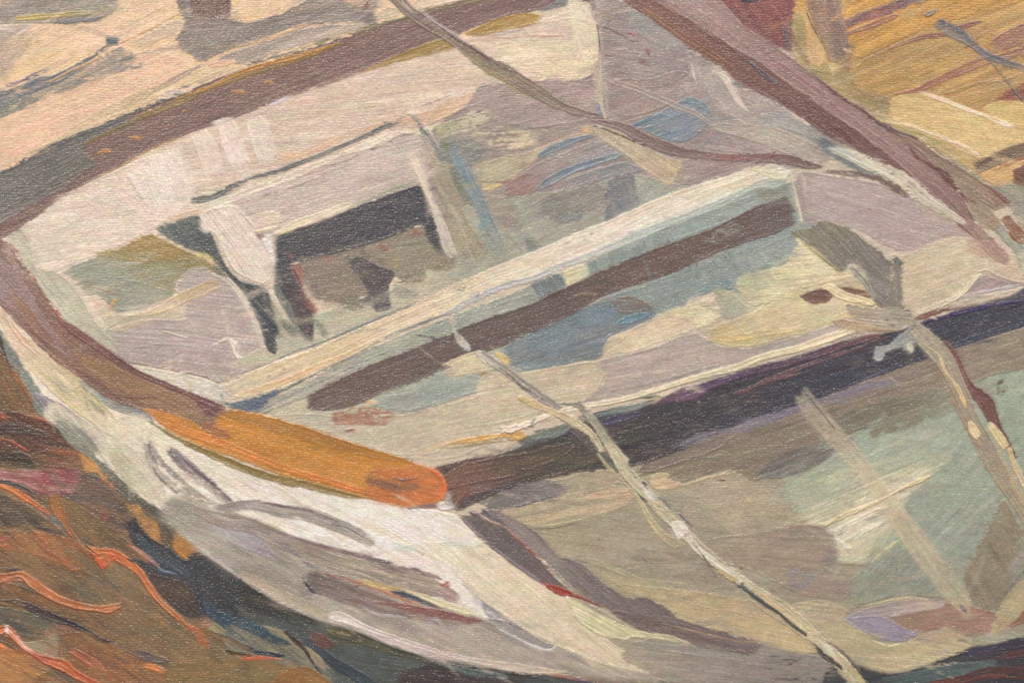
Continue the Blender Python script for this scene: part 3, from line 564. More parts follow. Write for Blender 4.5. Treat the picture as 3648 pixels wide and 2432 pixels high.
# stern panel, lower right
part('stern_panel')
P('C2', "-200,300 400,60 1250,20 2000,-100 3700,-900 4000,-900 4000,1150 3400,1300 3260,1310 2800,1500 2600,1490 2480,1450 2300,1420 1960,1560 1300,1568 900,1390 700,1260 560,1100 300,700 0,440", [(172,160,130),(170,160,136),(164,156,134),(166,164,142)], ang=8, g=0, mix=[((186,172,140),.3,4),((150,142,124),.28,4)], v=.07, cs=260)
P('C2', "1300,200 1700,90 1800,140 1860,260 2050,380 2200,440 2320,560 2340,760 2000,700 1500,500", [(186,172,146),(178,164,136),(168,152,130)], ang=-6, mix=[((196,180,148),.25,4)], v=.06, o=.85, soft=10)
P('C2', "880,620 1200,640 1500,760 1800,820 1700,920 1300,860 960,760", [(156,144,126)], ang=6, o=.6, soft=18, mix=[((140,128,116),.3,4)])
P('C2', "560,760 900,820 1200,980 1500,1060 2000,1080 2200,1200 1800,1260 1300,1120 900,960", [(178,164,128),(180,166,130)], ang=12, o=.8, soft=10, mix=[((192,178,138),.3,4),((156,142,116),.25,4)])
S('C2', "480,700 620,720 800,790 980,850", [16,40,40,16], [(186,176,136),(182,172,134)], rag=(60,100), o=.7, mix=[((150,142,120),.4,4)])
P('C3', "250,100 600,-80 1000,-300 1700,-640 2300,-800 2300,900 1760,900 1500,990 1200,960 1000,970 740,1040 720,860 880,740 640,700 640,500 360,400 330,280", [(170,176,154),(160,170,148),(158,164,146),(160,158,136)], ang=-45, g=55, mix=[((176,182,160),.3,4),((148,154,136),.25,4)], v=.06, cs=260, soft=5)
P('C3', "250,230 400,120 800,20 1000,-80 1250,-200 1500,-180 1340,40 900,180 560,330 360,400", [(176,180,152),(172,180,158)], ang=-22, o=.75, soft=8, mix=[((200,196,160),.3,4)])
P('C3', "730,880 900,780 1100,600 1300,700 1400,900 1390,980 1200,960 1000,975 740,1040", [(154,154,134),(150,156,140)], ang=-40, o=.8, soft=8, mix=[((170,160,130),.25,3)])
P('C3', "370,410 560,320 800,200 1000,120 1250,20 1430,-40 1400,40 1320,130 1200,230 1110,320 1060,460 1000,600 900,700 860,745 660,735 640,640 600,500 500,460", [(186,188,158),(206,202,170),(208,204,172),(196,194,162),(186,186,154)], ang=-28, g=20, mix=[((216,208,178),.35,4),((172,176,146),.35,4)], v=.10, H=.2, ct=3.5, soft=12)
for q, w_, o_, c in [("330,440 600,330 950,180 1330,10", 70, .75, (206,200,166)), ("420,480 700,370 1000,250 1340,60", 80, .8, (218,208,176)), ("540,520 760,430 1020,300 1290,150", 90, .9, (226,216,188)), ("600,600 800,490 1000,390 1180,260", 90, .85, (226,216,190)), ("640,690 820,580 980,470 1120,350", 80, .8, (216,208,174)), ("700,740 880,650 1000,540 1100,420", 60, .7, (204,198,160)), ("560,260 820,140 1100,30 1400,-110", 40, .5, (190,190,158)), ("760,330 1000,220 1200,120 1420,-10", 50, .7, (224,214,184)), ("640,560 700,620 760,680", 40, .5, (226,220,196))]:
    S('C3', q, [w_*.6, w_, w_*.9, w_*.3], [c, tuple(x-6 for x in c)], o=o_, dry=.16, rag=(60,260), soft=4, H=.2, mix=[((176,178,146),.34,5),((232,224,202),.25,5)], v=.12, ct=3.2)
S('C3', "560,300 800,190 1000,100 1300,-30", [10,22,20,8], [(176,176,140)], o=.7)
S('C3', "570,470 700,400 900,320 1040,250 1130,200 1220,160 1310,120", [16,34,22,16,22,30,14], [(212,196,142),(216,200,152),(224,208,164)], H=.34, ridge=.16)
S('C3', "650,540 760,480 880,420 1000,380", [6,9,9,5], [(150,136,130)])
S('C3', "600,520 760,450 900,380 1010,340", [10,30,36,14], [(226,216,188)], H=.3)
S('C3', "650,560 760,640 800,560 900,500 980,440", [20,44,30,40,20], [(228,220,196),(226,218,188)], o=.8, H=.28, mix=[((186,186,140),.35,4)])
S('C3', "870,740 980,650 1090,560", [12,26,16], [(206,194,146)], rag=(20,40))
S('C3', "640,735 760,740 870,745", [6,8,6], [(160,142,116)])
P('C3', "100,520 360,450 560,470 640,560 660,700 560,760 640,800 760,800 740,1000 400,960 100,800 -200,700 -300,560", [(172,156,132),(168,152,130),(160,146,130)], ang=4, mix=[((184,166,136),.28,4),((150,136,124),.28,4)], v=.07, cs=240, soft=4)
P('C3', "560,640 680,620 660,740 560,760", [(156,144,130)], ang=0, dry=.4, e=4, mix=[((120,110,120),.3,2)])
P('C3', "290,780 430,760 520,800 480,900 350,920 300,860", [(150,140,142)], ang=0, dry=.5, e=4)
P('C3', "1780,330 1830,280 1900,420 1990,560 2100,700 1960,820 1880,920 1800,1060 1700,1070 1580,1000 1520,830 1590,700 1700,500", [(160,150,122),(152,140,116),(140,134,112)], ang=60, mix=[((168,152,120),.3,4),((128,120,104),.28,4)], v=.08)
P('C3', "1960,560 2300,300 2300,900 1900,900 1830,880", [(152,148,132),(160,154,136)], ang=-50, mix=[((178,172,152),.3,3)])
S('C3', "1830,940 1900,850 2000,740 2100,640", [6,8,8,6], [(112,96,102)])
P('C3', "1700,1230 1740,1140 1780,1060 1820,980 1960,830 2300,600 2300,900 1990,1040 1930,1130 1830,1180 1750,1230", [(186,172,132),(192,178,138)], ang=-50, mix=[((172,158,124),.3,4)], v=.05)
S('C3', "1700,1220 1720,1260", [40,24], [(176,164,156)], dry=.2)
P('C3', "-800,1290 -600,1235 -300,1240 0,1235 110,1290 300,1330 510,1375 560,1400 650,1445 600,1470 560,1500 560,1640 -400,1600 -700,1470 -880,1390", [(168,158,136),(158,148,136),(150,140,130)], ang=6, mix=[((176,166,146),.3,4),((140,130,124),.3,4)], v=.09, dry=.06)
P('C3', "120,1360 420,1380 560,1440 560,1568 200,1568 100,1480", [(96,92,92)], ang=0, dry=.62, e=3)
P('C3', "-200,1290 60,1290 110,1320 -100,1360", [(148,136,138)], ang=6, o=.8, soft=8)
P('C3', "-1000,850 -300,930 0,980 200,1020 400,1160 540,1340 400,1370 0,1235 -300,1180 -900,1100", [(178,164,128),(192,174,134),(198,178,134)], ang=14, mix=[((184,168,130),.3,4)], v=.05, soft=6)
P('C3', "300,1010 560,980 740,1050 700,1120 860,1220 940,1290 1080,1300 1240,1230 1400,1180 1560,1250 1612,1300 1540,1350 1300,1420 1110,1482 1000,1492 880,1455 800,1420 720,1400 600,1280 480,1160", [(188,174,138),(190,176,138),(196,182,142)], ang=8, g=70, mix=[((200,186,148),.3,4),((176,160,128),.25,4)], v=.05, soft=3, H=.16)
P('C3', "1180,1210 1400,1170 1500,1180 1560,1250 1400,1260 1250,1270", [(178,160,130)], ang=-8, o=.7, soft=6)
S('C3', "1500,1265 1545,1275 1590,1300", [14,20,12], [(86,80,90)], dry=.42, e=4)
P('C3', "950,1120 1080,1080 1200,1060 1400,1000 1560,1010 1700,1060 1780,1070 1740,1160 1700,1220 1580,1240 1480,1180 1400,1170 1240,1215 1120,1200 1040,1150", [(162,140,118),(164,132,112),(168,134,116)], ang=-6, mix=[((180,150,128),.25,4),((148,116,104),.25,4)], v=.07)
P('C3', "1820,1180 1900,1120 1960,1050 2300,900 2300,1080 1960,1150", [(156,116,92),(148,108,88)], ang=-20)
P('C3', "680,1120 860,1040 1000,1005 1150,975 1280,985 1395,980 1410,1040 1250,1065 1120,1085 1060,1110 980,1095 800,1120", [(164,157,158),(176,161,155),(184,168,154),(190,172,150)], ang=-8, g=0, mix=[((194,178,166),.3,4),((156,140,146),.25,4)], v=.06)
P('C3', "685,1122 800,1100 960,1095 1050,1130 1110,1185 1240,1218 1100,1282 960,1260 820,1200", [(166,160,162),(162,153,160),(158,151,166)], ang=14, mix=[((174,164,166),.3,4)], v=.05)
S('C3', "915,1275 980,1300 1040,1305 1095,1290", [10,24,24,8], [(214,200,160)])
S('C3', "750,1040 860,1025 1050,985 1170,970 1290,985", [5,8,14,16,8], [(210,192,150)])
S('C3', "1290,985 1350,985 1400,975", [5,8,5], [(96,82,96)])
S('C3', "750,1040 800,1032 840,1028", [5,6,4], [(110,96,100)])
# yellow streaky strokes left of the panel, grey smear
P('C2', "-60,370 80,330 400,260 700,190 880,200 905,250 880,315 700,390 400,465 180,490 60,430", [(186,174,138),(194,178,142),(196,172,142)], ang=-11, mix=[((206,192,156),.35,5),((160,150,124),.35,5)], v=.12, ct=3.5)
S('C2', "560,280 700,250 880,240", [30,60,40], [(200,166,134)], o=.8, soft=4, mix=[((206,184,150),.3,4)])
P('C2', "200,200 420,130 640,70 830,90 850,170 600,240 300,280", [(168,156,132),(172,158,134)], ang=-10, mix=[((184,170,144),.3,4)], v=.08)
S('C2', "180,485 340,482 480,450", [6,9,5], [(126,118,108)])
P('C2', "-270,240 -60,215 0,195 260,120 430,200 430,250 250,295 60,345 -60,365 -230,290", [(136,128,120),(130,122,118),(140,130,124)], ang=-14, mix=[((164,154,138),.3,4),((108,102,104),.3,4)], v=.13, ct=3.5)
S('C2', "40,345 180,310 330,270", [8,14,6], [(104,106,116)])
P('C2', "1010,130 1080,88 1170,120 1240,180 1180,215 1080,225 1010,200", [(210,190,146),(202,180,142)], ang=-10, H=.24)
S('C2', "850,90 980,75 1130,75", [20,40,30], [(182,168,144)])
S('C2', "1060,220 1240,190 1400,140 1560,100 1720,88", [6,14,20,22,10], [(198,178,140)], rag=(30,20))
S('C2', "1500,145 1540,150", 16, [(128,96,76)])
for q in ["750,425 780,420","650,565 665,560","1350,275 1360,270","960,690 990,720","1190,1060 1200,1080","1740,770 1760,775","1640,760 1660,765","1370,820 1400,830"]:
    S('C2', q, 12, [(120,102,88)], dry=.25)

scatter(260, 27, (1800, 1650, 3300, 2400), [(184,170,142),(158,146,128),(192,178,144),(150,142,126),(176,160,136),(146,136,128)], 4, .14, (90, 280), (6, 22), (.25, .55), ['stern_panel'])
scatter(90, 28, (2900, 1350, 3750, 2150), [(178,184,162),(150,158,142),(168,172,152),(190,190,164)], -45, .12, (90, 260), (6, 22), (.25, .5), ['stern_panel'])
scatter(170, 29, (100, 1500, 2400, 2400), [(216,208,190),(178,168,152),(150,140,130),(204,194,168),(190,180,164)], 28, .14, (80, 240), (5, 18), (.2, .5), ['painted_boat'])
scumble(1300, 8, ln=(80, 240))
# brown band below the transom edge
part('hull_band')
P('B2', "900,1700 1250,1520 1500,1400 2000,1250 2700,1000 3300,760 3900,560 3900,760 3200,980 2400,1260 1800,1460 1300,1640 1000,1740", [(138,124,110),(140,126,114),(150,136,120)], ang=-18, v=.1)
P('B3', "-900,1800 -420,1640 -200,1568 0,1410 300,1305 850,1095 1200,960 1520,850 1960,715 2300,640 2300,960 1960,1010 1700,1060 1560,1140 1400,1210 1200,1310 900,1390 700,1480 560,1568 300,1650 150,1760 60,1800 -40,1715 -130,1700 -420,1800 -500,1790 -560,1710", [(146,136,110),(142,130,112),(150,136,118),(160,148,124)], ang=-19, g=-15, mix=[((160,144,122),.3,4),((128,118,104),.3,4)], v=.11, cs=240)
P('B3', "500,1190 700,1110 900,1090 1100,1060 1000,1140 700,1230 540,1280", [(150,138,142),(148,138,134)], ang=-18, o=.7, soft=6, mix=[((130,118,128),.3,4)])
P('B3', "700,1300 1000,1220 1400,1150 1560,1160 1500,1240 1300,1320 1000,1400 700,1450 560,1540 500,1480", [(128,122,106),(138,134,114)], ang=-18, o=.9, dry=.22, mix=[((168,168,142),.35,4)])
P('B3', "1200,1310 1440,1200 1600,1130 1820,1080 1840,1200 1700,1180 1500,1300 1200,1400 900,1500 880,1420", [(138,132,110),(160,160,138)], ang=-20, dry=.36, e=3)
P('B3', "300,1570 640,1500 800,1480 500,1700 200,1790 60,1750", [(124,116,110),(138,132,120)], ang=-22, dry=.15, mix=[((160,162,144),.3,3)], v=.12)
S('B3', "950,1010 1100,1120 1300,1060 1500,980", [6,30,30,10], [(166,150,130)], o=.6)
P('B3', "1760,1090 1830,1070 1840,1180 1780,1200", [(110,106,80)], dry=.45, e=4)

# dark transom edge
part('transom')
P('B2', "-540,1711 -364,1651 100,1568 100,1470 380,1400 600,1310 1000,1230 1400,1090 1960,930 2062,900 2422,800 2700,740 2932,680 3360,500 3622,430 4000,340 4000,620 3622,710 3180,850 2960,930 2500,1090 2260,1190 1960,1310 1450,1460 1250,1570 900,1690 700,1700 200,1785 0,1850 -200,1940 -340,2010 -375,1980 -430,1800", [(126,100,92),(96,86,82),(78,77,81),(75,75,84),(78,80,92),(82,84,97)], ang=-17, g=-18, mix=[((98,88,92),.28,4),((64,62,66),.3,4)], v=.13, cs=260, ct=4.5)
S('C1', "1330,180 1500,110 1750,60 2000,0 2260,-100", [100,150,160,120,60], [(134,104,88),(126,100,90),(112,94,86)], mix=[((146,110,84),.3,4),((104,88,88),.3,4)], v=.12, rag=(0,80))
S('C1', "1400,330 1460,200 1440,100", [40,110,60], [(136,100,78),(132,104,92)], o=.8, soft=4)
P('B2', "120,1470 380,1405 600,1330 800,1280 1000,1225 960,1290 700,1330 500,1400 400,1480 240,1500 150,1530", [(134,140,124),(122,130,124),(112,122,124)], ang=-14, mix=[((100,112,118),.35,4),((160,164,144),.25,3)], v=.12)
S('B2', "880,1210 1020,1200 1100,1195", [10,26,8], [(110,120,100)])
P('B2', "-200,1640 100,1560 420,1480 640,1500 800,1560 700,1680 200,1750 0,1760", [(98,90,76),(90,86,76),(80,79,76)], ang=-12, o=.6, soft=10, mix=[((122,112,76),.3,3)])
P('B2', "640,1360 900,1300 1000,1320 700,1420", [(84,82,104)], ang=-16, o=.8, soft=6)
P('B2', "700,1480 1000,1390 1200,1400 1000,1500 760,1560", [(84,84,74)], ang=-14, o=.5, soft=10)
S('B2', "1060,1240 1250,1170 1400,1130 1600,1060 1960,970", [30,80,60,40,26], [(120,92,104),(112,84,120),(96,78,104)], dry=.28, mix=[((96,80,130),.35,4),((130,98,90),.3,4)], v=.14)
S('B2', "1180,1240 1300,1200 1420,1160", [20,44,20], [(124,98,112)], dry=.2)
S('B2', "1640,1180 1800,1110 1960,1060 2060,1040", [10,14,22,10], [(142,108,104)], dry=.2)
S('B3', "-60,1050 200,990 400,940 600,870 820,800 960,770", [60,60,50,60,60,30], [(96,80,98),(106,84,96),(112,88,96),(128,96,92)], dry=.12, mix=[((130,98,92),.3,4),((84,72,100),.3,4)], v=.12)
S('B3', "-60,1180 200,1080 500,960 800,860 1000,770", [20,36,30,26,10], [(128,98,96),(122,94,98),(130,98,94)], dry=.28, rag=(0,60))
S('B3', "1180,670 1300,610 1450,570 1600,540 1780,490 1880,480", [20,50,56,60,46,12], [(146,104,88),(132,92,92),(118,84,90),(150,114,116)], mix=[((104,80,104),.3,4)], v=.12)
S('B3', "1240,680 1400,640 1600,590 1760,560 1960,530", [14,30,34,26,10], [(82,70,106),(76,66,104)], dry=.12)
S('B3', "1790,520 1880,490", [10,20], [(166,138,140)], rag=(20,10))
S('B2', "1230,1555 1330,1500 1450,1460 1600,1430 1800,1370 1960,1330", [20,56,56,60,50,40], [(152,144,136),(146,140,140),(156,150,142)], dry=.3, mix=[((104,94,116),.4,4)], e=3)
S('B3', "-60,1430 100,1370 300,1310 500,1250 700,1180 900,1120 1060,1100", [40,44,40,40,36,36,16], [(150,142,138),(140,132,140),(138,126,140)], dry=.26, mix=[((120,108,130),.35,4)])
for q in ["1350,1240 1362,1238","1692,1240 1700,1245"]:
    S('B2', q, 14, [(206,192,140)])
# ------------------------------------------------------------------ inside of the boat
part('painted_interior')
P('F', "-80,520 60,500 200,415 400,320 640,225 900,140 1200,60 1440,-20 1560,20 1700,120 1900,300 2200,500 2352,620 2352,680 2000,740 1600,870 1200,980 1000,1080 520,930 330,850 150,700 20,580", [(218,202,182),(208,192,166),(196,182,158),(198,184,162)], ang=-15, g=20, mix=[((224,208,186),.28,3)], v=.05)
P('A1', "-700,560 0,760 680,520 960,440 1380,345 1560,250 1960,160 2260,60 2500,100 2420,560 2000,560 1660,720 1500,760 1250,870 1140,920 900,960 400,1130 0,1250 -300,1340 -600,1300", [(206,187,167),(205,185,164),(209,189,166),(210,192,169)], ang=-6, g=0, mix=[((218,188,162),.28,4),((222,208,182),.25,3),((198,184,160),.18,4)], v=.05, cs=240)
S('A1', "180,1110 400,1060 640,950 840,900 1100,830 1400,770 1640,700", [60,50,40,50,60,60,20], [(210,176,146),(214,182,152),(212,176,146)], dry=.3, rag=(40,30))
P('A1', "860,880 1100,820 1400,700 1560,640 1650,720 1500,760 1250,870 1160,905 960,870", [(208,176,148),(204,176,146),(214,184,154)], ang=-16, o=.8, mix=[((190,150,122),.25,3)])
S('A1', "1170,740 1260,710 1400,660", [8,12,6], [(184,172,162)], o=.8)
S('A1', "1540,610 1600,660 1645,715", [4,7,5], [(184,156,116)])
P('A1', "1560,180 1960,160 2260,110 2400,180 2350,350 2000,330 1700,260 1500,240", [(210,190,170),(204,188,166)], ang=-4, o=.85, mix=[((190,170,158),.3,4)])
S('A1', "1500,240 1700,235 1900,200", [10,34,20], [(188,172,158)], o=.8, soft=4)
S('A2', "0,265 200,250 420,250", [16,24,16], [(206,172,146)], o=.8)
P('A2', "-120,300 200,280 470,300 540,420 640,500 600,540 430,545 270,525 100,480 0,460", [(214,198,168),(218,203,166)], ang=-6, g=10, o=.9, soft=4, mix=[((226,214,176),.3,3)])
P('A2', "270,430 440,410 540,460 600,530 540,520 430,580 420,540 340,550 270,520", [(218,202,166)], ang=-10, dry=.22, e=3)
# pale panel on the left
P('B0', "-60,150 30,90 100,40 220,-60 400,-180 700,-330 900,-420 1100,-500 1400,-350 1350,-150 1060,40 850,150 700,210 500,270 430,320 300,340 150,280", [(209,197,176),(216,200,180),(218,202,182)], ang=-6, g=-30, mix=[((216,196,170),.25,4),((228,214,196),.25,4)], v=.04)
P('B0', "20,100 150,20 220,120 240,300 420,330 560,480 680,700 900,900 880,980 600,780 420,640 260,400 160,280 60,140", [(196,190,164),(190,186,162),(184,178,158)], ang=55, mix=[((206,196,170),.3,3),((172,168,146),.25,3)], v=.07, soft=4)
for q,w_,c in [("940,1180 1010,1290 1060,1400 1110,1480",150,(224,212,196)),("1090,1070 1130,1200 1190,1330 1230,1440",150,(226,214,200)),("1210,1020 1250,1160 1280,1300 1310,1400",130,(224,210,192)),("1380,920 1440,1040 1480,1150 1500,1260",150,(222,206,186)),("1570,850 1610,960 1650,1080 1690,1180",150,(224,210,194)),("1760,820 1800,900 1840,1020 1880,1150",150,(222,208,190))]:
    S('A0', q, [w_*.8,w_,w_,w_*.9], [c, tuple(x-5 for x in c)], o=.85, rag=(30,60), v=.05, mix=[((212,196,174),.2,3)], H=.2)
S('A0', "890,1230 960,1330 1030,1450", [8,14,6], [(200,190,168)], o=.7)
S('A0', "1530,990 1560,1100 1575,1140", [5,9,4], [(180,176,150)], o=.8)
S('A0', "1180,1530 1300,1500 1400,1470", [40,50,30], [(214,186,154)], o=.9, dry=.2)
# dark line behind the box
S('A1', "-430,1400 -340,1390 -260,1370 -120,1290 0,1240 200,1185 400,1110 600,1030 800,945 940,880 990,860", [40,60,42,32,28,30,32,30,34,40,16], [(124,124,116),(112,114,110),(118,118,112),(128,126,118)], mix=[((138,136,124),.25,3),((98,100,102),.25,3)], v=.09)
S('A1', "940,890 925,850 922,836", [16,12,6], [(130,128,120)])
S('A1', "960,890 1000,860 1036,815", [20,12,4], [(130,128,124)], dry=.2)
# left well: olive patch and lavender shape
P('B0', "415,330 550,270 850,150 1050,55 1180,120 1300,180 1480,230 1530,330 1400,360 1250,370 1230,440 1210,500 1080,540 950,600 800,610 740,560 700,480 620,500 560,440 520,370", [(158,160,142),(156,158,136),(150,144,104),(156,140,94)], ang=-12, g=-50, mix=[((176,150,86),.28,3),((150,156,144),.3,3)], v=.1)
P('B0', "620,210 850,150 1050,55 1180,120 1300,180 1440,230 1400,260 1150,260 900,260", [(164,148,98),(170,142,82),(160,140,90)], ang=14, o=.85, dry=.14, mix=[((186,150,84),.3,3),((140,134,104),.3,3)])
P('B0', "1330,150 1500,170 1560,300 1600,400 1520,360 1440,260", [(132,130,98),(116,116,98)], ang=50)
S('B0', "1370,210 1430,225 1480,270 1500,300", [30,50,40,14], [(208,196,128),(216,184,150)], dry=.25, e=3)
P('B0', "600,380 760,350 1000,400 1220,470 1200,540 960,600 820,600 700,500", [(158,160,142),(164,160,138)], ang=8, o=.75, soft=6, mix=[((140,146,134),.3,3)])
S('B0', "680,440 760,460 830,480", [8,14,6], [(176,146,86)], dry=.3)
S('B0', "780,570 800,530 830,530", [14,14,6], [(196,160,92)], dry=.25)
P('B0', "560,400 640,390 640,480 600,500", [(140,138,120)], dry=.45, e=4)
P('B0', "640,520 760,560 820,620 880,640 760,720 700,640", [(200,188,160)], dry=.3, mix=[((206,180,146),.3,3)])
P('B0', "860,640 1000,610 1180,560 1300,640 1300,700 1080,760 900,800 780,820 700,760", [(184,178,154),(188,176,154)], ang=-12, soft=5, mix=[((200,182,148),.3,4)])
P('B0', "1215,450 1260,370 1330,305 1440,300 1490,345 1600,395 1700,500 1780,640 1830,800 1860,960 1790,1000 1640,1060 1540,1105 1450,1060 1300,1030 1150,1000 1000,975 860,965 810,870 760,760 880,690 1060,650 1180,660 1300,660 1290,560 1240,500", [(184,172,160),(180,166,156),(184,168,160),(182,166,156)], ang=6, g=60, mix=[((192,180,168),.28,4),((172,156,146),.25,4)], v=.05, H=.18)
P('B0', "860,960 900,850 1100,820 1400,850 1660,930 1640,1050 1540,1100 1400,1040 1150,1000", [(176,162,152),(180,164,154)], ang=6, o=.8, soft=8, mix=[((166,152,144),.3,4)])
S('B0', "860,640 1000,625 1120,590 1260,520 1400,460 1540,410", [16,36,60,84,90,60], [(200,184,140),(202,182,136),(204,182,134),(202,180,134)], o=.85, soft=4, rag=(20,30), mix=[((186,172,146),.25,4)])
S('B0', "760,740 860,720 980,680 1100,660", [20,50,40,10], [(196,180,148)], o=.7, soft=4)
S('B0', "1520,360 1600,400 1680,500 1750,620 1800,740 1840,880 1855,960", [16,34,40,36,34,26,10], [(206,196,174),(204,198,178),(202,194,176)])
S('B0', "1110,740 1180,755 1260,780 1320,795", [5,12,8,4], [(204,192,172)], H=.3)
S('B0', "1475,850 1530,825 1590,800 1630,840 1640,900 1680,945 1650,970", [5,16,20,36,26,44,20], [(214,206,186),(220,212,194)], H=.36)
S('B0', "1650,965 1630,1010 1605,1070", [10,7,5], [(206,192,174)], H=.3)
S('B0', "870,960 1000,975 1150,1005 1300,1030 1430,1060 1540,1105", [5,9,12,12,14,10], [(160,144,136)], H=.26)
S('B0', "1790,980 1830,960 1860,960", [30,30,16], [(164,144,134)], dry=.3, e=3)
P('B0', "860,968 1000,990 1150,1016 1300,1042 1430,1075 1540,1118 1620,1120 1580,1230 1400,1215 1340,1170 1200,1120 1050,1060 930,1010", [(204,196,172),(210,202,180),(206,202,190)], ang=14, v=.04)
S('B0', "1330,1090 1335,1150 1345,1180", [10,14,20], [(206,184,128)], o=.8)
S('B0', "1380,1160 1440,1200 1500,1230 1560,1230", [50,60,40,10], [(200,196,186)], o=.8)

scatter(160, 26, (0, 150, 2200, 1500), [(224,206,182),(206,188,166),(216,190,166),(198,188,166),(226,212,192)], -12, .15, (80, 240), (8, 30), (.2, .5), ['painted_interior'])
# floor between box and thwart, centre of the boat
part('painted_floor')
P('B1', "-150,960 60,860 160,820 420,620 900,500 1400,200 1960,0 2100,300 1960,200 1600,360 1100,560 700,740 430,850 0,1000", [(196,188,160),(188,182,156),(186,180,152),(176,174,150)], ang=-10, mix=[((172,168,144),.28,3),((200,192,168),.25,3)], v=.06)
P('B1', "1400,200 1600,0 1960,-200 2400,-300 2500,-60 1960,200 1600,360", [(174,172,150),(172,172,152)], ang=-20, mix=[((186,180,154),.3,3),((154,154,138),.25,3)])
P('A2', "-600,1700 -650,1300 -520,900 -300,740 -100,720 0,580 300,560 600,560 620,300 590,40 700,-60 850,20 1000,80 1200,240 1560,540 1900,760 2500,1050 2000,1180 1500,1260 1000,1430 700,1568 0,1900 -300,1950", [(164,148,138),(160,144,134),(162,148,140),(168,156,146)], ang=-16, g=0, mix=[((178,160,150),.3,4),((146,134,126),.28,4)], v=.09, cs=200)
P('A2', "-200,600 0,580 300,560 640,600 660,820 500,860 200,900 0,940 -200,980 -300,800", [(172,154,144),(164,146,136)], ang=-14, mix=[((186,168,156),.3,4)], v=.08)
P('A2', "-260,1400 0,1370 250,1350 500,1300 700,1260 950,1210 1240,1310 1000,1430 700,1568 0,1900 -400,1980 -500,1700", [(176,174,152),(164,162,146),(170,172,154)], ang=-24, mix=[((156,152,140),.3,3),((190,184,158),.25,3)], v=.09)
P('A2', "230,1370 420,1340 640,1260 720,1300 700,1450 400,1500 260,1540", [(140,136,128),(150,144,132)], ang=-20, dry=.3, e=3, mix=[((170,164,146),.3,3)])
P('A2', "230,1420 420,1450 560,1480 520,1568 300,1560", [(138,138,130)], ang=-20, dry=.4, e=4)
P('A2', "715,1245 790,1215 890,1200 915,1320 945,1440 800,1520 700,1570 690,1430", [(128,128,128),(126,130,130)], ang=80, mix=[((140,138,132),.3,3)], v=.07, o=.92)
P('A2', "950,1230 1160,1270 1270,1300 1180,1370 950,1430 920,1320", [(164,166,150)], ang=-30, mix=[((182,178,160),.25,3)])
P('A2', "-120,1110 60,1100 220,1040 420,960 560,910 640,900 600,950 400,1010 250,1080 180,1150 20,1200 -150,1240", [(202,184,142),(196,178,146),(204,178,140)], ang=-24, mix=[((176,160,138),.3,3)], v=.08)
P('A2', "525,890 600,875 635,920 590,940 540,920", [(208,180,126)], ang=20)
P('A2', "240,1130 420,1060 640,980 840,990 900,1080 700,1110 480,1160 280,1270 120,1300 60,1250", [(160,144,136),(158,152,146)], ang=-20, mix=[((176,158,146),.3,4)], v=.09)
S('A2', "250,1080 330,1040 430,1000 530,965 640,950", [46,60,54,36,20], [(110,134,144),(118,138,146),(140,146,146)], mix=[((140,146,146),.3,3.5)], rag=(0,60))
S('A2', "245,1310 330,1255 460,1190 600,1140 740,1095 830,1070", [44,64,60,54,50,30], [(120,138,148),(126,142,150),(132,144,150),(150,152,150)], mix=[((150,148,146),.3,3.5)], rag=(0,60))
S('A2', "-60,1270 40,1265 120,1235 200,1210", [10,36,36,14], [(156,112,100),(164,128,116)], dry=.25)
S('A2', "0,1360 120,1325 240,1290", [30,44,16], [(154,126,116)], dry=.2)
P('A2', "400,1260 620,1180 850,1130 1000,1180 900,1210 700,1250 560,1300 400,1330", [(156,146,142),(150,146,142)], ang=-18, mix=[((140,146,150),.3,4)])
# upper centre: mauve wall with scratches
P('A2', "650,180 830,60 980,90 1180,240 1400,430 1300,440 1250,560 1000,640 700,560 650,440", [(158,144,136),(160,146,138),(154,142,138)], ang=10, mix=[((172,152,144),.3,3),((146,138,134),.3,3)], v=.08)
P('A2', "850,60 960,90 1180,250 1250,330 1180,370 1000,300 880,200", [(152,148,142)], ang=30, o=.8, soft=5, mix=[((168,158,150),.3,3)])
S('A2', "660,180 720,200 800,240 880,285 950,290", [6,10,9,10,5], [(120,82,78),(112,80,74)])
S('A2', "850,235 880,240 915,255", [16,26,14], [(150,100,98)], dry=.3)
for q in ["670,400 720,385 740,400","840,410 900,425 950,440 1000,465","960,290 990,350 1010,400","750,520 820,510","930,400 980,440"]:
    S('A2', q, [5,10,5], [(142,92,88)], dry=.2)
for q in ["860,290 890,290","910,370 960,380","920,400 960,390","780,350 850,345"]:
    S('A2', q, 14, [(188,170,158)], dry=.35, H=.3)
P('A2', "760,540 1000,560 1250,470 1300,640 1100,760 860,830 740,800 700,650", [(162,144,134),(158,142,134)], ang=-24, mix=[((150,124,116),.25,4),((176,158,148),.28,4)], v=.09)
P('A2', "1275,425 1360,460 1440,500 1560,515 1590,640 1660,740 1720,790 1640,840 1480,780 1400,640 1300,560", [(176,164,152),(168,156,148),(182,170,156)], ang=62, dry=.1, mix=[((198,184,166),.35,3.5),((140,128,128),.28,3.5)], v=.12, ct=3.5)
S('A2', "1440,505 1540,545 1590,640 1640,730 1720,800", [20,70,56,40,12], [(206,192,170),(204,190,172),(196,184,168)], dry=.12, H=.24)
S('A2', "1300,450 1320,540 1340,600", [12,16,8], [(200,190,174)], dry=.3)
P('A2', "1190,630 1280,560 1330,640 1240,690", [(176,160,150)], dry=.35)
S('A2', "1590,580 1640,590 1700,610", [24,30,12], [(120,132,130)])
P('A2', "1600,620 1760,620 1960,760 2250,980 1960,1060 1700,980 1500,850 1640,830 1720,790", [(172,158,146),(168,160,146)], ang=25, mix=[((158,146,138),.3,3),((184,170,156),.25,3)], v=.08)
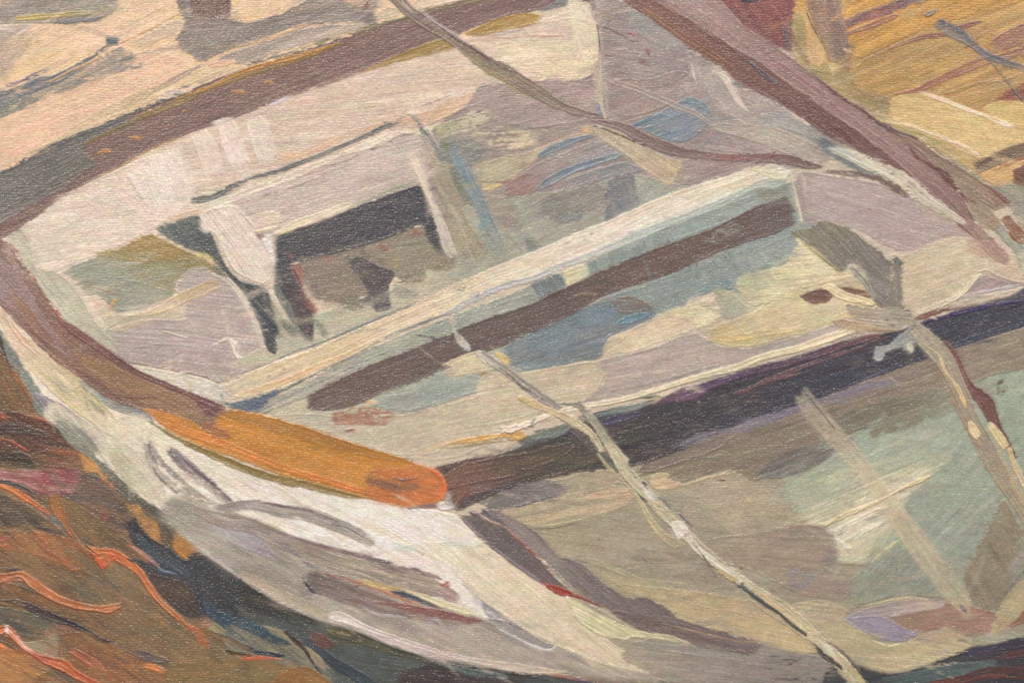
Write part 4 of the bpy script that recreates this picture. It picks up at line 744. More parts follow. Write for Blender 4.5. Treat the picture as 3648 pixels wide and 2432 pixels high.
P('A2', "1740,800 1960,780 2160,930 2200,1000 1960,900 1760,880", [(160,160,150),(156,156,150)], ang=16, dry=.15, mix=[((178,170,156),.3,3)])
P('A2', "865,880 1000,820 1100,775 1220,700 1330,695 1400,740 1450,790 1420,880 1330,960 1240,1000 1130,990 1000,930 900,900", [(128,142,148),(132,144,150),(142,146,148)], ang=-24, mix=[((118,138,146),.35,3),((158,150,146),.28,3)], v=.11)
S('A2', "1220,710 1300,705 1360,730 1440,790", [20,44,50,20], [(122,142,146),(130,142,146)], o=.9)
S('A2', "880,880 960,850 1080,800 1180,830", [20,30,26,10], [(116,138,148),(126,144,150)], dry=.1)
for q in ["930,900 1040,875","1020,815 1070,795","1130,790 1140,800"]:
    S('A2', q, [6,14,6], [(204,182,164)], dry=.25, H=.28)
P('A2', "1400,900 1480,910 1700,960 1960,1060 1960,1090 1700,1080 1420,1050 1380,980", [(158,144,140),(160,146,140)], ang=10, mix=[((176,156,150),.3,3)])
S('A2', "1400,1030 1420,960 1460,900", [20,30,40], [(182,156,146)], dry=.3)
P('A2', "1240,1100 1500,1110 1960,1130 1900,1160 1700,1180 1500,1250 1250,1300 1190,1270 1260,1190", [(164,146,138),(158,140,132)], ang=-14, mix=[((176,158,148),.3,4)], v=.08)
# mottled centre around the blue stroke
P('A1', "1240,880 1450,830 1640,740 1680,840 1960,880 2050,960 1960,1010 1800,1060 1560,1050 1300,1010", [(158,150,136),(154,142,132)], ang=-16, mix=[((140,132,126),.3,3)])
P('A1', "1240,880 1450,830 1560,750 1660,760 1650,850 1560,900 1400,960 1290,960", [(196,186,154),(192,184,158)], ang=-14, dry=.44, e=3)
P('A1', "1240,880 1360,850 1480,870 1440,960 1300,970", [(170,166,130)], ang=-14, dry=.5, e=3)
P('A1', "1440,880 1700,880 1960,900 2050,1000 1800,1060 1560,1010", [(204,188,156)], ang=-6, dry=.55, e=4)
P('A1', "1180,900 1260,960 1340,1060 1280,1080 1190,1010", [(140,138,124)], ang=50, dry=.1)
P('A1', "1230,1070 1300,1010 1420,980 1560,960 1650,1040 1600,1150 1450,1170 1300,1170", [(132,136,126),(140,138,130)], ang=-20, soft=5, mix=[((118,126,116),.3,3),((160,152,140),.25,3)], v=.1)
P('A1', "1300,960 1400,960 1380,1060 1330,1060", [(128,136,108)], dry=.4)
P('A1', "1240,1150 1400,1140 1440,1300 1470,1500 1600,1690 1640,1780 1560,1830 1440,1800 1380,1640 1300,1400", [(166,156,136),(158,148,124),(156,146,120)], ang=65, dry=.08, mix=[((140,132,112),.3,3),((184,174,146),.3,3)], v=.11)
P('A1', "1360,1170 1460,1180 1560,1350 1560,1460 1480,1420 1400,1290", [(128,134,116)], ang=65, dry=.3, e=3)
P('A1', "1550,1150 1800,1080 1960,1060 1960,1150 1780,1270 1600,1280 1540,1220", [(188,178,142),(190,176,142)], ang=-20, o=.9, soft=4, mix=[((172,162,138),.3,3)])
P('A1', "1760,1280 1880,1220 1990,1190 2000,1330 1860,1370 1780,1380", [(160,130,120),(158,138,128)], ang=-24, mix=[((148,104,98),.28,3)])
P('A1', "1600,1340 1760,1380 1860,1400 1900,1568 1800,1640 1700,1600 1620,1480", [(166,156,138),(164,162,144)], ang=-4, dry=.1, mix=[((184,174,146),.35,2.5),((150,136,126),.3,2.5)])
P('A1', "1720,1440 1850,1430 1870,1568 1760,1600", [(156,140,130)], ang=0, dry=.45, e=4)
S('A1', "1600,1310 1680,1300 1750,1290", [40,44,24], [(210,194,134)], dry=.2, e=3)
S('A1', "1390,1030 1440,1120 1500,1240 1570,1380 1620,1500 1690,1640 1740,1760", [50,80,90,90,90,80,50], [(128,148,152),(122,142,150),(130,146,150),(128,144,146),(150,158,146)], o=.85, dry=.1, mix=[((158,156,144),.3,3.5)], v=.1, rag=(10,40))
S('A1', "1580,1560 1625,1600", [40,44], [(108,146,158)], dry=.15, soft=7, o=.8)
P('B1', "1560,60 1680,60 1780,160 1760,260 1700,270 1640,180", [(150,156,142)], ang=50, o=.8, mix=[((130,140,132),.3,3)])
S('A1', "1095,800 1140,830 1180,900 1220,960 1280,1020 1330,1055", [16,30,30,34,34,20], [(132,134,128),(136,138,130),(124,130,128)], v=.1)
S('A1', "1190,865 1250,950 1310,1050", [5,14,10], [(190,184,166),(180,176,164)], H=.3)
P('B1', "1900,80 1960,110 1990,180 1920,190", [(128,134,130)], dry=.1)
S('B1', "1770,60 1850,150 1920,230", [8,12,8], [(150,148,134)], dry=.3)
S('B2', "145,90 180,140 250,165", [20,36,30], [(134,140,134)], dry=.05)

# the box with its dark opening
part('engine_box')
scatter(240, 24, (1350, 330, 3000, 1150), [(176,160,148),(150,150,142),(128,140,142),(190,178,152),(146,130,124),(166,168,152),(160,140,132),(120,138,146)], -20, .25, (50, 170), (8, 26), (.25, .6), ['painted_floor'])
scatter(170, 25, (1300, 500, 2500, 1200), [(160,158,142),(176,172,150),(134,136,128),(150,136,122),(188,180,154)], 68, .2, (40, 130), (8, 24), (.25, .55), ['painted_floor'])
scumble(900, 5, area=(700, 80, 3200, 1500))
FEATH[0] = .2
P('B1', "270,270 450,220 650,170 900,100 1190,-20 1230,90 1290,190 1400,210 1410,240 1340,300 1210,300 1210,400 1050,400 980,340 900,560 740,480 750,570 620,540 450,530 380,430 330,350", [(143,131,118),(142,130,114),(150,142,122),(152,144,124)], ang=-8, mix=[((130,114,100),.3,3),((164,150,124),.28,3)], v=.1, dry=.04)
P('B1', "960,400 1200,380 1210,400 1060,420", [(136,124,100)], dry=.45, e=4)
P('B1', "1200,260 1420,230 1430,300 1300,340 1200,300", [(148,138,112)], dry=.42, e=4)
P('B1', "360,440 500,540 740,500 800,600 700,600 520,560", [(136,132,110)], dry=.5, e=5)
P('B1', "930,210 1040,190 1030,290 960,320", [(158,146,118)], dry=.3)
for q in ["1110,60 1200,40","500,230 560,260","880,150 960,180","280,290 320,340 330,400"]:
    S('B1', q, [50,70,40], [(158,112,96)], o=.8, dry=.26, e=3)
P('B1', "130,420 200,400 300,640 380,790 390,830 290,720 200,560", [(116,122,112),(126,130,116)], ang=60, mix=[((96,104,102),.3,3)])
P('B1', "-30,400 90,440 160,560 250,700 360,840 420,850 330,870 240,800 160,760 120,620 60,560", [(190,184,152),(184,176,148)], ang=50, dry=.12, mix=[((140,142,124),.35,3)])
P('B1', "200,640 260,660 330,780 280,790 220,720", [(130,132,118)], ang=50, dry=.15)
S('B1', "100,460 160,520 190,620 170,680", [6,12,12,6], [(206,198,172)])
P('B1', "160,760 340,800 440,830 400,860 250,890 150,900", [(178,176,156)], dry=.2, o=.85)
P('B1', "440,620 500,700 540,780 500,800 430,700", [(146,146,130)], dry=.15)
P('B0', "1075,30 1180,-20 1400,-80 1480,60 1520,160 1600,330 1680,390 1800,420 1870,440 1900,560 1945,740 1925,790 1935,910 1900,900 1860,860 1820,700 1760,580 1700,470 1580,340 1500,215 1420,190 1300,170 1180,100", [(120,128,116),(96,102,102),(84,88,90),(86,90,92),(78,82,86)], ang=45, g=40, mix=[((70,74,80),.28,3),((118,124,118),.22,3)], v=.1)
for q in ["1720,520 1760,560","1740,580 1800,600","1780,640 1840,660","1800,700 1860,690","1830,740 1880,735","1700,490 1740,500"]:
    S('B0', q, [6,10,6], [(168,166,152)], dry=.4, H=.3)
P('B1', "150,90 200,50 380,0 720,-130 940,-210 1175,-290 1235,-200 1300,0 1385,150 1400,208 1330,200 1285,195 1220,100 1190,-8 1100,32 900,112 700,168 560,205 400,242 268,272 300,350 340,440 400,540 435,640 425,740 420,830 390,810 350,760 310,660 260,560 200,420 145,400 155,260", [(84,85,89),(87,85,88),(82,82,87),(84,84,89)], ang=-12, mix=[((72,72,78),.3,4),((104,98,100),.25,4)], v=.09)
P('B1', "185,430 200,380 300,430 400,540 430,640 420,810 380,800 310,660 250,520", [(84,80,82),(96,82,84),(88,86,88)], ang=70, mix=[((110,90,88),.3,3)], v=.1)
P('B1', "330,430 400,520 460,600 450,640 400,620", [(140,96,90)], dry=.25, e=3)
S('B1', "270,275 310,360 350,440", [14,30,16], [(128,88,82)], dry=.2)
P('B1', "688,270 700,232 745,216 820,250 900,300 1000,325 985,380 950,430 960,500 972,590 930,600 870,615 840,570 815,500 780,410 740,350 700,320", [(92,92,92),(100,94,92),(98,94,94)], ang=60, mix=[((112,106,100),.28,3)], v=.09)
P('B1', "730,520 820,500 860,560 760,545", [(112,104,96)], dry=.3)
P('B1', "980,400 1060,430 1180,500 1080,520 980,480", [(160,158,142)], dry=.12, o=.8)
P('A1', "-410,1440 -330,1420 -150,1365 0,1300 200,1240 400,1150 600,1080 800,980 940,935 1060,918 1150,930 1200,960 1220,1100 1240,1262 1150,1292 940,1362 720,1442 600,1500 500,1545 300,1600 140,1650 60,1700 0,1560 -100,1480", [(206,192,174),(198,182,168),(196,180,166),(194,180,166)], ang=-17, g=-17, mix=[((204,190,174),.3,4),((184,168,154),.25,4)], v=.06, cs=240, H=.16)
P('A1', "-410,1440 -330,1420 -150,1365 0,1300 200,1240 400,1150 600,1080 800,980 940,935 1060,918 1140,930 1010,960 900,1020 780,1060 600,1100 480,1170 200,1290 0,1360 -200,1440 -340,1500", [(214,202,180),(218,204,182),(214,200,178)], ang=-18, mix=[((202,188,166),.25,4)], v=.05, H=.2)
S('A1', "800,1060 850,1035 900,1020 940,1000 1000,970 1050,940 1140,930", [6,10,8,12,10,10,6], [(170,146,136),(178,158,146)], H=.05)
S('A1', "800,1045 870,1005 950,970 1020,938 1100,922", [8,12,12,12,8], [(226,212,192)], H=.36, ridge=.15)
S('A1', "620,1105 660,1100 690,1085", [5,8,4], [(140,124,118)])
S('A1', "480,1165 640,1130 760,1060", [5,7,4], [(170,152,138)])
S('A1', "-100,1420 100,1360 300,1300 560,1200", [4,7,7,4], [(178,162,146)])
S('A1', "150,1640 300,1570 500,1500 620,1450 720,1420", [30,60,60,50,16], [(214,200,166),(218,204,176),(208,196,168)], mix=[((196,178,156),.3,4)], H=.24, v=.06)
S('A1', "700,1430 850,1380 950,1340 1080,1290 1170,1250", [14,24,34,30,14], [(176,172,148),(168,166,142)], dry=.2)
P('A1', "1170,940 1230,960 1280,1070 1240,1090 1180,1050", [(176,164,150)], ang=60, dry=.1)
P('A1', "1200,1080 1260,1080 1320,1150 1290,1200 1220,1140", [(180,166,140)], ang=50, dry=.1, o=.85)
S('A1', "1115,1090 1150,1180 1190,1270 1240,1390 1290,1510 1330,1620 1370,1740 1410,1800", [50,56,50,50,60,74,80,60], [(218,204,178),(214,200,176),(206,194,174),(198,188,172),(190,184,162)], H=.24, mix=[((188,176,154),.22,4)], rag=(0,30))
for q in ["1230,1330 1260,1330","1260,1400 1290,1430","1300,1450 1310,1480","1240,1310 1290,1320"]:
    S('A1', q, [5,9,5], [(104,96,108)], dry=.3)
P('B0', "1395,20 1402,-60 1460,-110 1560,-130 1640,-140 1720,-60 1790,10 1830,80 1860,140 1920,200 1925,320 1880,400 1840,420 1790,408 1700,370 1640,330 1580,240 1540,130 1490,50 1440,50", [(220,206,188),(218,204,186),(220,206,186)], ang=55, g=60, mix=[((208,190,172),.2,3)], v=.035, H=.3, ridge=.1)
P('B0', "1840,60 1900,90 1920,180 1928,250 1900,280 1870,200 1830,140", [(226,214,204)], dry=.3, H=.4, e=3, mix=[((150,140,148),.25,1.5)])
P('B0', "1780,70 1850,60 1840,100 1800,100", [(140,116,108)], dry=.2)
P('B0', "1760,-80 1960,-100 1960,20 1880,60 1800,60 1770,0", [(206,188,172),(214,200,170)], ang=-15, H=.24)
S('B0', "1780,50 1850,40 1930,20", [14,26,30], [(216,202,170)], H=.3)
S('B0', "1390,30 1430,50 1480,45", [10,20,14], [(204,202,190)])

# lower deck between thwart and transom
FEATH[0] = 1.0
part('painted_deck')
P('B1', "20,1310 60,1230 300,1150 600,950 1100,740 1600,560 1960,420 2164,330 2864,20 3464,-200 3800,-330 3960,-200 3960,260 3460,450 2800,640 2460,900 1764,1100 1100,1330 850,1400 500,1340", [(176,172,152),(166,168,150),(152,160,148),(148,158,150)], ang=-18, mix=[((186,180,158),.25,4),((146,152,140),.28,4)], v=.07, cs=240)
P('B1', "60,1310 300,1200 420,1180 380,1290 600,1310 800,1240 860,1300 700,1400 400,1400", [(196,186,158),(190,182,156)], ang=-16, mix=[((176,172,150),.3,3)])
for q in ["60,1290 300,1170 560,1050 800,940 1100,830","90,1310 400,1190 700,1060","480,1040 800,940 1020,850"]:
    S('B1', q, [5,9,9,7,4], [(148,150,140)], o=.85)
P('B1', "1180,740 1500,620 1800,520 1960,470 2020,540 1700,650 1450,740 1300,790", [(158,164,150),(166,170,154)], ang=-18, mix=[((148,154,142),.3,4)])
S('B1', "1610,530 1640,570 1650,600", [6,9,5], [(196,190,160)])
P('B2', "175,405 330,350 400,345 425,450 330,500 240,535 210,450", [(118,126,126),(130,138,134)], ang=60, mix=[((138,146,140),.3,3)], v=.07)
S('B2', "255,480 265,520", [6,12], [(158,164,170)])
P('B2', "395,325 480,295 560,258 600,355 510,400 430,445", [(214,202,158),(212,204,172)], ang=-18, H=.2)
P('B2', "560,255 800,150 1000,60 1100,30 1150,130 1300,60 1100,170 900,235 700,320 600,358", [(142,152,144),(150,158,150)], ang=75, g=0, mix=[((130,142,136),.3,4),((160,168,158),.25,4)], v=.07)
for q in ["830,170 850,210","970,110 975,170","1110,50 1150,130","1280,0 1300,60","620,260 640,300","900,160 910,200"]:
    S('B2', q, [6,10,6], [(122,134,132)], dry=.15)
P('B2', "1130,30 1400,-100 1700,-250 1900,-330 1980,-300 1960,-180 1700,-90 1500,0 1300,70 1160,130", [(152,162,154),(160,168,158),(150,156,144)], ang=-22, mix=[((170,176,166),.28,4),((138,148,142),.25,4)], v=.06)
P('B2', "1750,-280 1900,-310 1980,-260 1960,-160 1850,-150 1760,-200", [(146,144,126)], dry=.2, o=.85)
P('B2', "600,520 850,470 1270,310 1350,300 1460,450 1350,510 1260,580 1210,610 1120,625 1040,590 900,560", [(148,158,150),(146,156,148)], ang=-20, mix=[((158,166,156),.3,4),((134,146,142),.22,4)], v=.06)
P('B2', "1260,310 1400,240 1560,200 1900,90 2050,60 2040,220 1900,280 1760,310 1640,420 1580,460 1470,450 1350,410", [(140,148,142),(148,156,148),(158,162,152)], ang=70, g=0, mix=[((128,140,138),.3,4),((160,164,152),.25,4)], v=.07)
P('B2', "1700,190 1960,80 2040,60 2040,200 1960,280 1800,290 1700,330", [(158,166,154)], ang=-20, o=.8, soft=5, mix=[((148,154,144),.3,3)])
P('B2', "1480,390 1560,380 1620,400 1580,460 1500,440", [(126,148,152)], ang=-10)
P('B2', "-10,870 60,800 200,740 380,660 560,570 700,500 850,490 1030,555 1045,620 1010,690 880,730 740,770 690,830 690,910 600,940 450,965 300,990 130,1025 50,980 0,930", [(136,144,142),(130,142,144),(124,139,143),(128,139,141)], ang=-18, mix=[((114,134,140),.35,4),((140,140,136),.3,4)], v=.1)
S('B2', "780,690 860,665 940,640 1010,625", [30,60,56,26], [(108,138,148),(116,140,148)], mix=[((130,146,150),.3,4)])
P('B2', "750,530 800,500 870,490 960,520 1045,580 1000,600 900,620 800,620 770,580", [(136,128,118),(128,118,110)], ang=-6, mix=[((150,128,118),.25,3)])
P('B2', "440,880 600,850 690,860 690,930 560,950 470,960", [(130,138,132)], dry=.28)
P('B2', "580,560 640,520 680,510 660,540 600,560", [(210,198,160)], dry=.2)
S('B2', "480,600 500,592", [16,16], [(206,190,150)])
P('B1', "870,1170 1100,1100 1330,1030 1500,1030 1620,1070 1750,1110 1680,1150 1400,1210 1250,1260 1100,1310 960,1290 800,1250", [(176,178,156),(164,170,156),(160,166,152)], ang=-10, mix=[((150,158,150),.3,4)], v=.06)
P('B1', "1570,1030 1700,1020 1740,1090 1740,1130 1600,1150 1620,1090", [(178,154,96),(160,152,104)], dry=.1, mix=[((140,116,84),.3,2)])
S('B1', "1660,1060 1720,1090", [40,26], [(130,108,88)], dry=.3)
S('B1', "1740,1130 1770,1125 1810,1115", [16,26,10], [(140,118,106)], dry=.25)
P('B1', "100,1325 380,1310 560,1330 850,1330 1100,1320 1250,1275 1450,1230 1650,1160 1760,1100 1960,1150 2100,1180 2050,1300 1850,1400 1700,1470 1340,1530 1310,1600 1000,1620 850,1568 400,1420", [(192,184,160),(200,188,162),(198,184,156),(200,186,156)], ang=-12, g=0, mix=[((208,196,170),.25,4),((186,176,150),.2,4)], v=.045)
P('B1', "540,1320 620,1280 700,1270 860,1290 1000,1300 990,1370 900,1400 760,1390 700,1400 560,1390", [(160,116,98),(164,120,100),(168,124,104)], ang=-4, dry=.42, e=4, mix=[((190,150,120),.3,2)])
S('B1', "670,1440 700,1430 710,1460", [20,30,14], [(146,98,90)], dry=.3, e=3)
S('B1', "1040,1310 1060,1300", 14, [(150,112,92)], dry=.3)
S('B1', "780,1230 840,1240 880,1240", [16,30,12], [(212,192,146)], dry=.2)
S('B1', "1340,1530 1480,1510 1600,1490 1760,1470 1900,1450", [12,34,40,40,30], [(204,166,104),(212,170,94),(200,164,90)], mix=[((216,190,140),.3,3)], rag=(30,30))
S('B1', "1310,1560 1500,1540 1700,1510 1900,1490", [10,24,24,20], [(170,154,114)], dry=.2)
P('B2', "50,1460 90,1445 160,1455 150,1480 80,1500 40,1490", [(212,160,74),(206,164,92)], e=2)
P('B2', "-200,1030 130,1030 380,990 640,945 700,1010 700,1090 620,1180 560,1240 380,1260 200,1330 0,1380 -200,1420", [(200,186,156),(196,182,152)], ang=-10, mix=[((208,194,166),.3,4)], v=.045)
P('B2', "620,950 800,910 1000,870 1300,740 1400,790 1500,850 1700,865 1960,800 2200,720 2500,620 2640,590 2750,680 2500,760 2062,870 1960,895 1400,1060 1000,1180 600,1260 400,1275 560,1230 690,1110 700,1010", [(178,166,152),(184,170,156),(178,164,152),(188,176,162)], ang=-14, mix=[((194,180,164),.3,5),((164,150,146),.28,5)], v=.08, cs=280, ct=3.5)
S('B2', "700,1080 1000,1040 1200,1010", [10,26,10], [(198,184,162)], o=.8)
S('B2', "680,1170 900,1130 1200,1060 1500,980", [8,16,16,8], [(160,146,142)], o=.8)
P('B2', "690,850 720,790 800,750 900,715 1040,650 1170,590 1300,650 1330,730 1200,780 1000,850 880,895 760,905 695,900", [(208,194,160),(212,196,162),(212,190,164)], ang=-22, mix=[((216,200,172),.3,4)], v=.05)
P('B2', "700,820 780,790 860,820 900,860 780,900 700,890", [(196,180,148)], dry=.4, mix=[((140,138,134),.3,2)])
P('B2', "1030,650 1100,610 1230,575 1400,570 1500,585 1520,640 1440,690 1330,735 1310,680 1180,640", [(214,202,160),(218,206,168)], ang=-10, e=3, H=.2)
P('B2', "1265,545 1350,500 1460,470 1480,540 1400,580 1300,580", [(214,200,168)], dry=.25, e=4, H=.22)
P('B2', "1450,440 1560,460 1640,520 1700,590 1620,640 1520,660 1500,580", [(182,178,148),(170,172,150)], ang=40, mix=[((196,190,160),.3,3)])
P('B2', "1590,430 1680,360 1800,320 1960,290 2020,180 2030,100 2080,80 2200,140 2300,200 2390,330 2520,340 2300,400 2100,440 1960,480 1850,540 1750,580 1690,560 1640,480", [(196,188,152),(210,198,158),(220,208,166),(222,208,162)], ang=-6, g=-20, mix=[((226,214,176),.28,3),((204,194,154),.25,3)], v=.05, H=.2, e=2)
P('B2', "1600,380 1720,330 1830,330 1850,420 1760,540 1650,480", [(186,184,150)], dry=.3, e=4)
P('B2', "1405,765 1480,700 1600,665 1750,600 1960,490 2150,440 2330,410 2560,360 2700,480 2640,590 2300,680 2062,770 1960,795 1800,835 1680,860 1570,858 1460,830", [(198,182,134),(200,184,142),(204,190,150),(206,190,150)], ang=-17, g=-17, mix=[((214,194,140),.28,4),((190,178,144),.25,4)], v=.06, cs=260)
S('B2', "1420,790 1600,790 1800,760 1960,740 2080,710", [40,60,50,40,10], [(204,184,124),(216,190,118),(216,192,124)], o=.85, soft=4, mix=[((204,182,130),.3,4)])
S('B2', "1415,745 1500,740 1600,720", [30,50,20], [(186,170,120)], o=.7, soft=5)
# right-hand end of the deck
P('B3', "340,-380 520,-360 900,-300 1200,-200 1500,0 1700,170 1640,260 1500,100 1240,170 1100,190 960,130 800,30 640,0 440,0 400,-120", [(178,162,152),(180,164,154),(184,166,154),(186,166,150)], ang=15, g=20, mix=[((190,174,162),.3,4),((166,150,144),.25,4)], v=.055, cs=240)
P('B3', "700,-60 900,-140 1200,-40 1300,60 1240,160 1120,190 960,120", [(176,158,152),(184,164,156)], ang=20, o=.8, soft=10, mix=[((168,150,150),.3,4)])
P('B3', "1030,240 1240,170 1450,80 1600,90 1700,180 1880,200 1960,230 1960,400 1860,400 1720,370 1650,320 1580,420 1450,530 1300,580 1180,660 1100,600 1080,400", [(200,184,152),(206,192,160),(202,180,154)], ang=-20, g=-10, mix=[((212,200,168),.28,4),((192,176,146),.22,4)], v=.05)
P('B3', "1540,120 1700,60 1860,200 1850,280 1740,260 1600,200", [(184,156,136),(180,150,134)], ang=40, dry=.2, o=.85, mix=[((196,172,148),.3,3)])
P('B3', "1340,600 1500,520 1600,420 1660,345 1740,370 1860,400 2000,420 1760,460 1620,490 1480,530", [(172,156,146),(166,150,144)], ang=-24, mix=[((196,182,166),.3,4),((140,120,118),.2,4)], v=.1, ct=3.5)
S('B3', "1640,330 1700,320 1760,350 1860,390 1960,410 2060,420", [8,14,18,14,30,30], [(206,190,160),(196,180,160),(200,186,160)], H=.28)
P('B3', "1500,500 1700,460 1900,420 1960,425 1700,480 1560,520", [(196,188,180)], dry=.3, H=.3)
P('B3', "140,540 400,440 560,400 700,350 900,560 700,620 560,700 300,760 100,780 -100,780", [(204,188,148),(206,192,156)], ang=-20, o=.75, soft=6, mix=[((214,196,148),.28,4)])
# white edge above the transom
S('B2', "-40,1435 60,1420 170,1385 300,1330 440,1290 600,1262 800,1225 1000,1170 1200,1110 1400,1050 1600,1000 1800,925 1960,885 2062,860 2262,790 2462,730 2650,700 2762,690", [40,50,46,30,34,36,34,40,38,40,44,46,50,54,56,44,26,10], [(222,210,184),(224,210,182),(220,206,172),(222,208,172),(224,210,174),(222,206,170)], v=.035, H=.28, ridge=.1)
S('B1', "1745,1440 1800,1430 1850,1415 1890,1395 1960,1380", [16,40,44,34,50], [(224,212,190)], H=.36, ridge=.12)
S('B2', "195,1350 190,1380 175,1420", [20,24,8], [(156,140,130)])
S('B3', "1195,640 1280,600 1360,565 1450,530 1540,470 1600,400 1660,340", [14,40,40,34,34,30,16], [(212,198,168),(216,204,176),(214,200,170)], H=.3, ridge=.12)
P('B3', "1320,580 1390,565 1420,595 1360,605", [(198,182,172)], H=.3)
P('B3', "1200,668 1300,600 1360,598 1440,570 1400,610 1300,650", [(148,108,90)], ang=-20)

scumble(700, 6, area=(900, 900, 3648, 1650))
# brown plank under the thwart
part('shadow_plank')
P('B2', "-1380,1300 -1392,1210 -1364,1178 -1250,1120 -1064,1030 -864,945 -664,868 -464,790 -264,700 -60,622 0,610 196,550 340,470 500,400 700,310 900,230 1100,150 1300,80 1500,0 1700,-105 1850,-170 2000,-190 2020,-100 2030,-10 1960,30 1830,90 1700,120 1500,190 1250,310 1000,400 850,440 700,490 500,610 300,700 150,765 0,840 -64,868 -434,1012 -600,1090 -864,1175 -1000,1240 -1164,1295 -1264,1300", [(124,104,96),(116,100,94),(112,98,92),(120,100,92),(118,104,98)], ang=-20, mix=[((130,112,104),.28,4),((102,88,86),.25,4)], v=.07, cs=260, dry=.03)
P('B2', "1500,0 1600,-40 1650,40 1580,100 1450,150 1380,120 1460,60", [(150,150,138)], dry=.58, e=4, ridge=0, soft=6)
S('B2', "480,500 560,480 660,490", [10,16,8], [(170,150,120)], dry=.45)

# thwart
part('thwart')
P('B2', "-1995,1130 -1900,1090 -1828,1052 -1568,945 -1334,862 -1000,715 -664,560 -464,470 -264,380 -60,290 0,265 196,190 400,100 560,30 700,-15 860,-90 1000,-150 1200,-230 1400,-300 1600,-365 1750,-402 1860,-415 1960,-400 2000,-350 1960,-300 1850,-320 1750,-290 1640,-220 1500,-140 1300,-50 1100,12 950,80 800,148 680,200 550,250 380,310 196,398 0,448 -200,530 -364,600 -520,670 -664,730 -864,820 -1100,930 -1364,1065 -1500,1130 -1664,1195 -1800,1220 -1900,1215 -1970,1180", [(206,192,164),(216,194,156),(218,200,166),(220,206,178),(226,214,192),(225,216,196),(212,207,190)], ang=-23, g=-22, mix=[((222,206,172),.25,4),((204,186,152),.2,4)], v=.04, cs=280, H=.22, ridge=.06, e=1.8)
S('B2', "-1850,1180 -1664,1130 -1500,1080 -1300,985 -1100,900 -900,800", [20,50,46,40,30,10], [(214,184,140),(216,182,138),(212,182,140)], o=.75, soft=4)
P('B0', "1390,1130 1500,1110 1560,1140 1540,1230 1460,1230 1400,1190", [(206,200,180)], ang=-30, o=.9)
S('B0', "1545,1160 1550,1190 1560,1215", [6,12,14], [(140,146,148)], o=.8)
S('B2', "-460,640 -360,598 -200,510 0,425 196,375 380,295 550,235 700,175 850,110 1000,45 1150,-20 1300,-70", [16,44,46,44,44,46,50,54,60,64,60,30], [(176,176,170),(178,180,178),(184,184,178),(186,190,182),(180,186,176),(176,184,174)], o=.85, soft=3, mix=[((200,196,182),.28,5)], v=.06, ct=3.5)
P('B2', "700,150 900,70 1200,-60 1500,-180 1750,-290 1900,-320 1960,-290 1900,-240 1750,-250 1500,-110 1300,-40 1100,14 900,90", [(180,186,176),(176,184,172),(172,180,166)], ang=-23, soft=5, o=.9, mix=[((190,194,182),.3,4)], v=.05)
S('B2', "900,-60 1200,-190 1500,-290 1800,-380", [40,60,60,30], [(222,208,184),(224,212,188)], o=.8, soft=5)
S('B2', "1690,-400 1800,-360 1900,-340 1980,-350", [10,30,60,30], [(210,204,168)], o=.8)
for q in ["-300,450 -270,440","-500,560 -480,550","-520,650 -500,640","-330,455 -310,462","-450,585 -430,580","-640,640 -615,620","-720,640 -705,630","-200,495 -180,490","-420,590 -400,580","-1300,945 -1290,950","-1120,860 -1100,850","-370,525 -350,518","-200,385 -180,375","600,70 615,65","430,130 450,120","-1000,790 -985,785","-1550,1010 -1520,1010","-1660,1060 -1640,1050","1130,-180 1138,-176","1160,-200 1170,-205","985,-130 995,-126","340,250 350,245"]:
    S('B2', q, [4,9,4], [(130,124,116)], dry=.1)
S('B1', "-60,1030 100,970 300,880 430,838 560,790 700,728 850,665 960,620 1080,570 1170,535", [6,7,8,16,14,18,20,20,12,5], [(138,140,130),(126,132,126),(124,130,124),(132,136,128)])
S('B1', "90,1200 200,1160 350,1085 500,1010 700,915 900,800 1100,715 1230,665 1380,620", [26,20,12,6,5,6,18,18,6], [(126,132,130),(136,142,134),(160,158,140),(128,136,134),(134,142,140)])
P('B0', "1505,1228 1600,1245 1700,1225 1800,1195 1875,1165 1960,1130 1950,1180 1870,1235 1840,1280 1800,1310 1740,1322 1660,1295 1590,1262", [(124,138,142),(112,122,132),(108,118,130)], ang=-14, mix=[((90,100,116),.28,3)], v=.08)
# ------------------------------------------------------------------ rails and ropes
part('far_rail')
P('A0', "-300,1380 -150,1290 0,1210 230,1080 400,1000 560,932 900,792 1100,715 1300,640 1450,575 1600,512 1780,455 1964,400 2360,275 2660,165 2960,75 3260,-10 3500,-100 4200,-100 4150,10 3990,15 3760,80 3540,112 3350,180 3200,242 3000,320 2814,370 2650,450 2484,520 2200,620 1964,690 1720,800 1500,872 1280,950 1100,1020 900,1130 700,1230 540,1320 400,1400 190,1568 -50,1710 -300,1850", [(132,106,98),(130,106,98),(136,110,100),(132,108,102),(128,102,98)], ang=-21, g=-21, mix=[((144,120,108),.28,4),((118,94,90),.28,4)], v=.08, cs=260)
P('A0', "-300,1400 -150,1300 0,1220 230,1090 400,1010 560,940 900,800 930,860 800,920 640,980 580,1050 640,1110 700,1150 560,1210 420,1300 300,1380 100,1480 -60,1568 -300,1700", [(126,124,118),(120,116,112),(116,112,102),(124,112,98)], ang=-25, g=-10, mix=[((142,136,124),.3,4),((100,100,100),.3,4)], v=.12, soft=4)
P('A0', "-300,1620 -60,1500 100,1430 260,1340 420,1290 560,1220 640,1160 560,1240 430,1330 260,1420 100,1510 -60,1600 -300,1740", [(158,152,140),(142,134,124),(132,122,112)], ang=-26, o=.85, mix=[((112,110,106),.3,4)])
S('A0', "150,1400 260,1350 360,1300 440,1270", [5,14,14,5], [(104,96,92)], dry=.1)
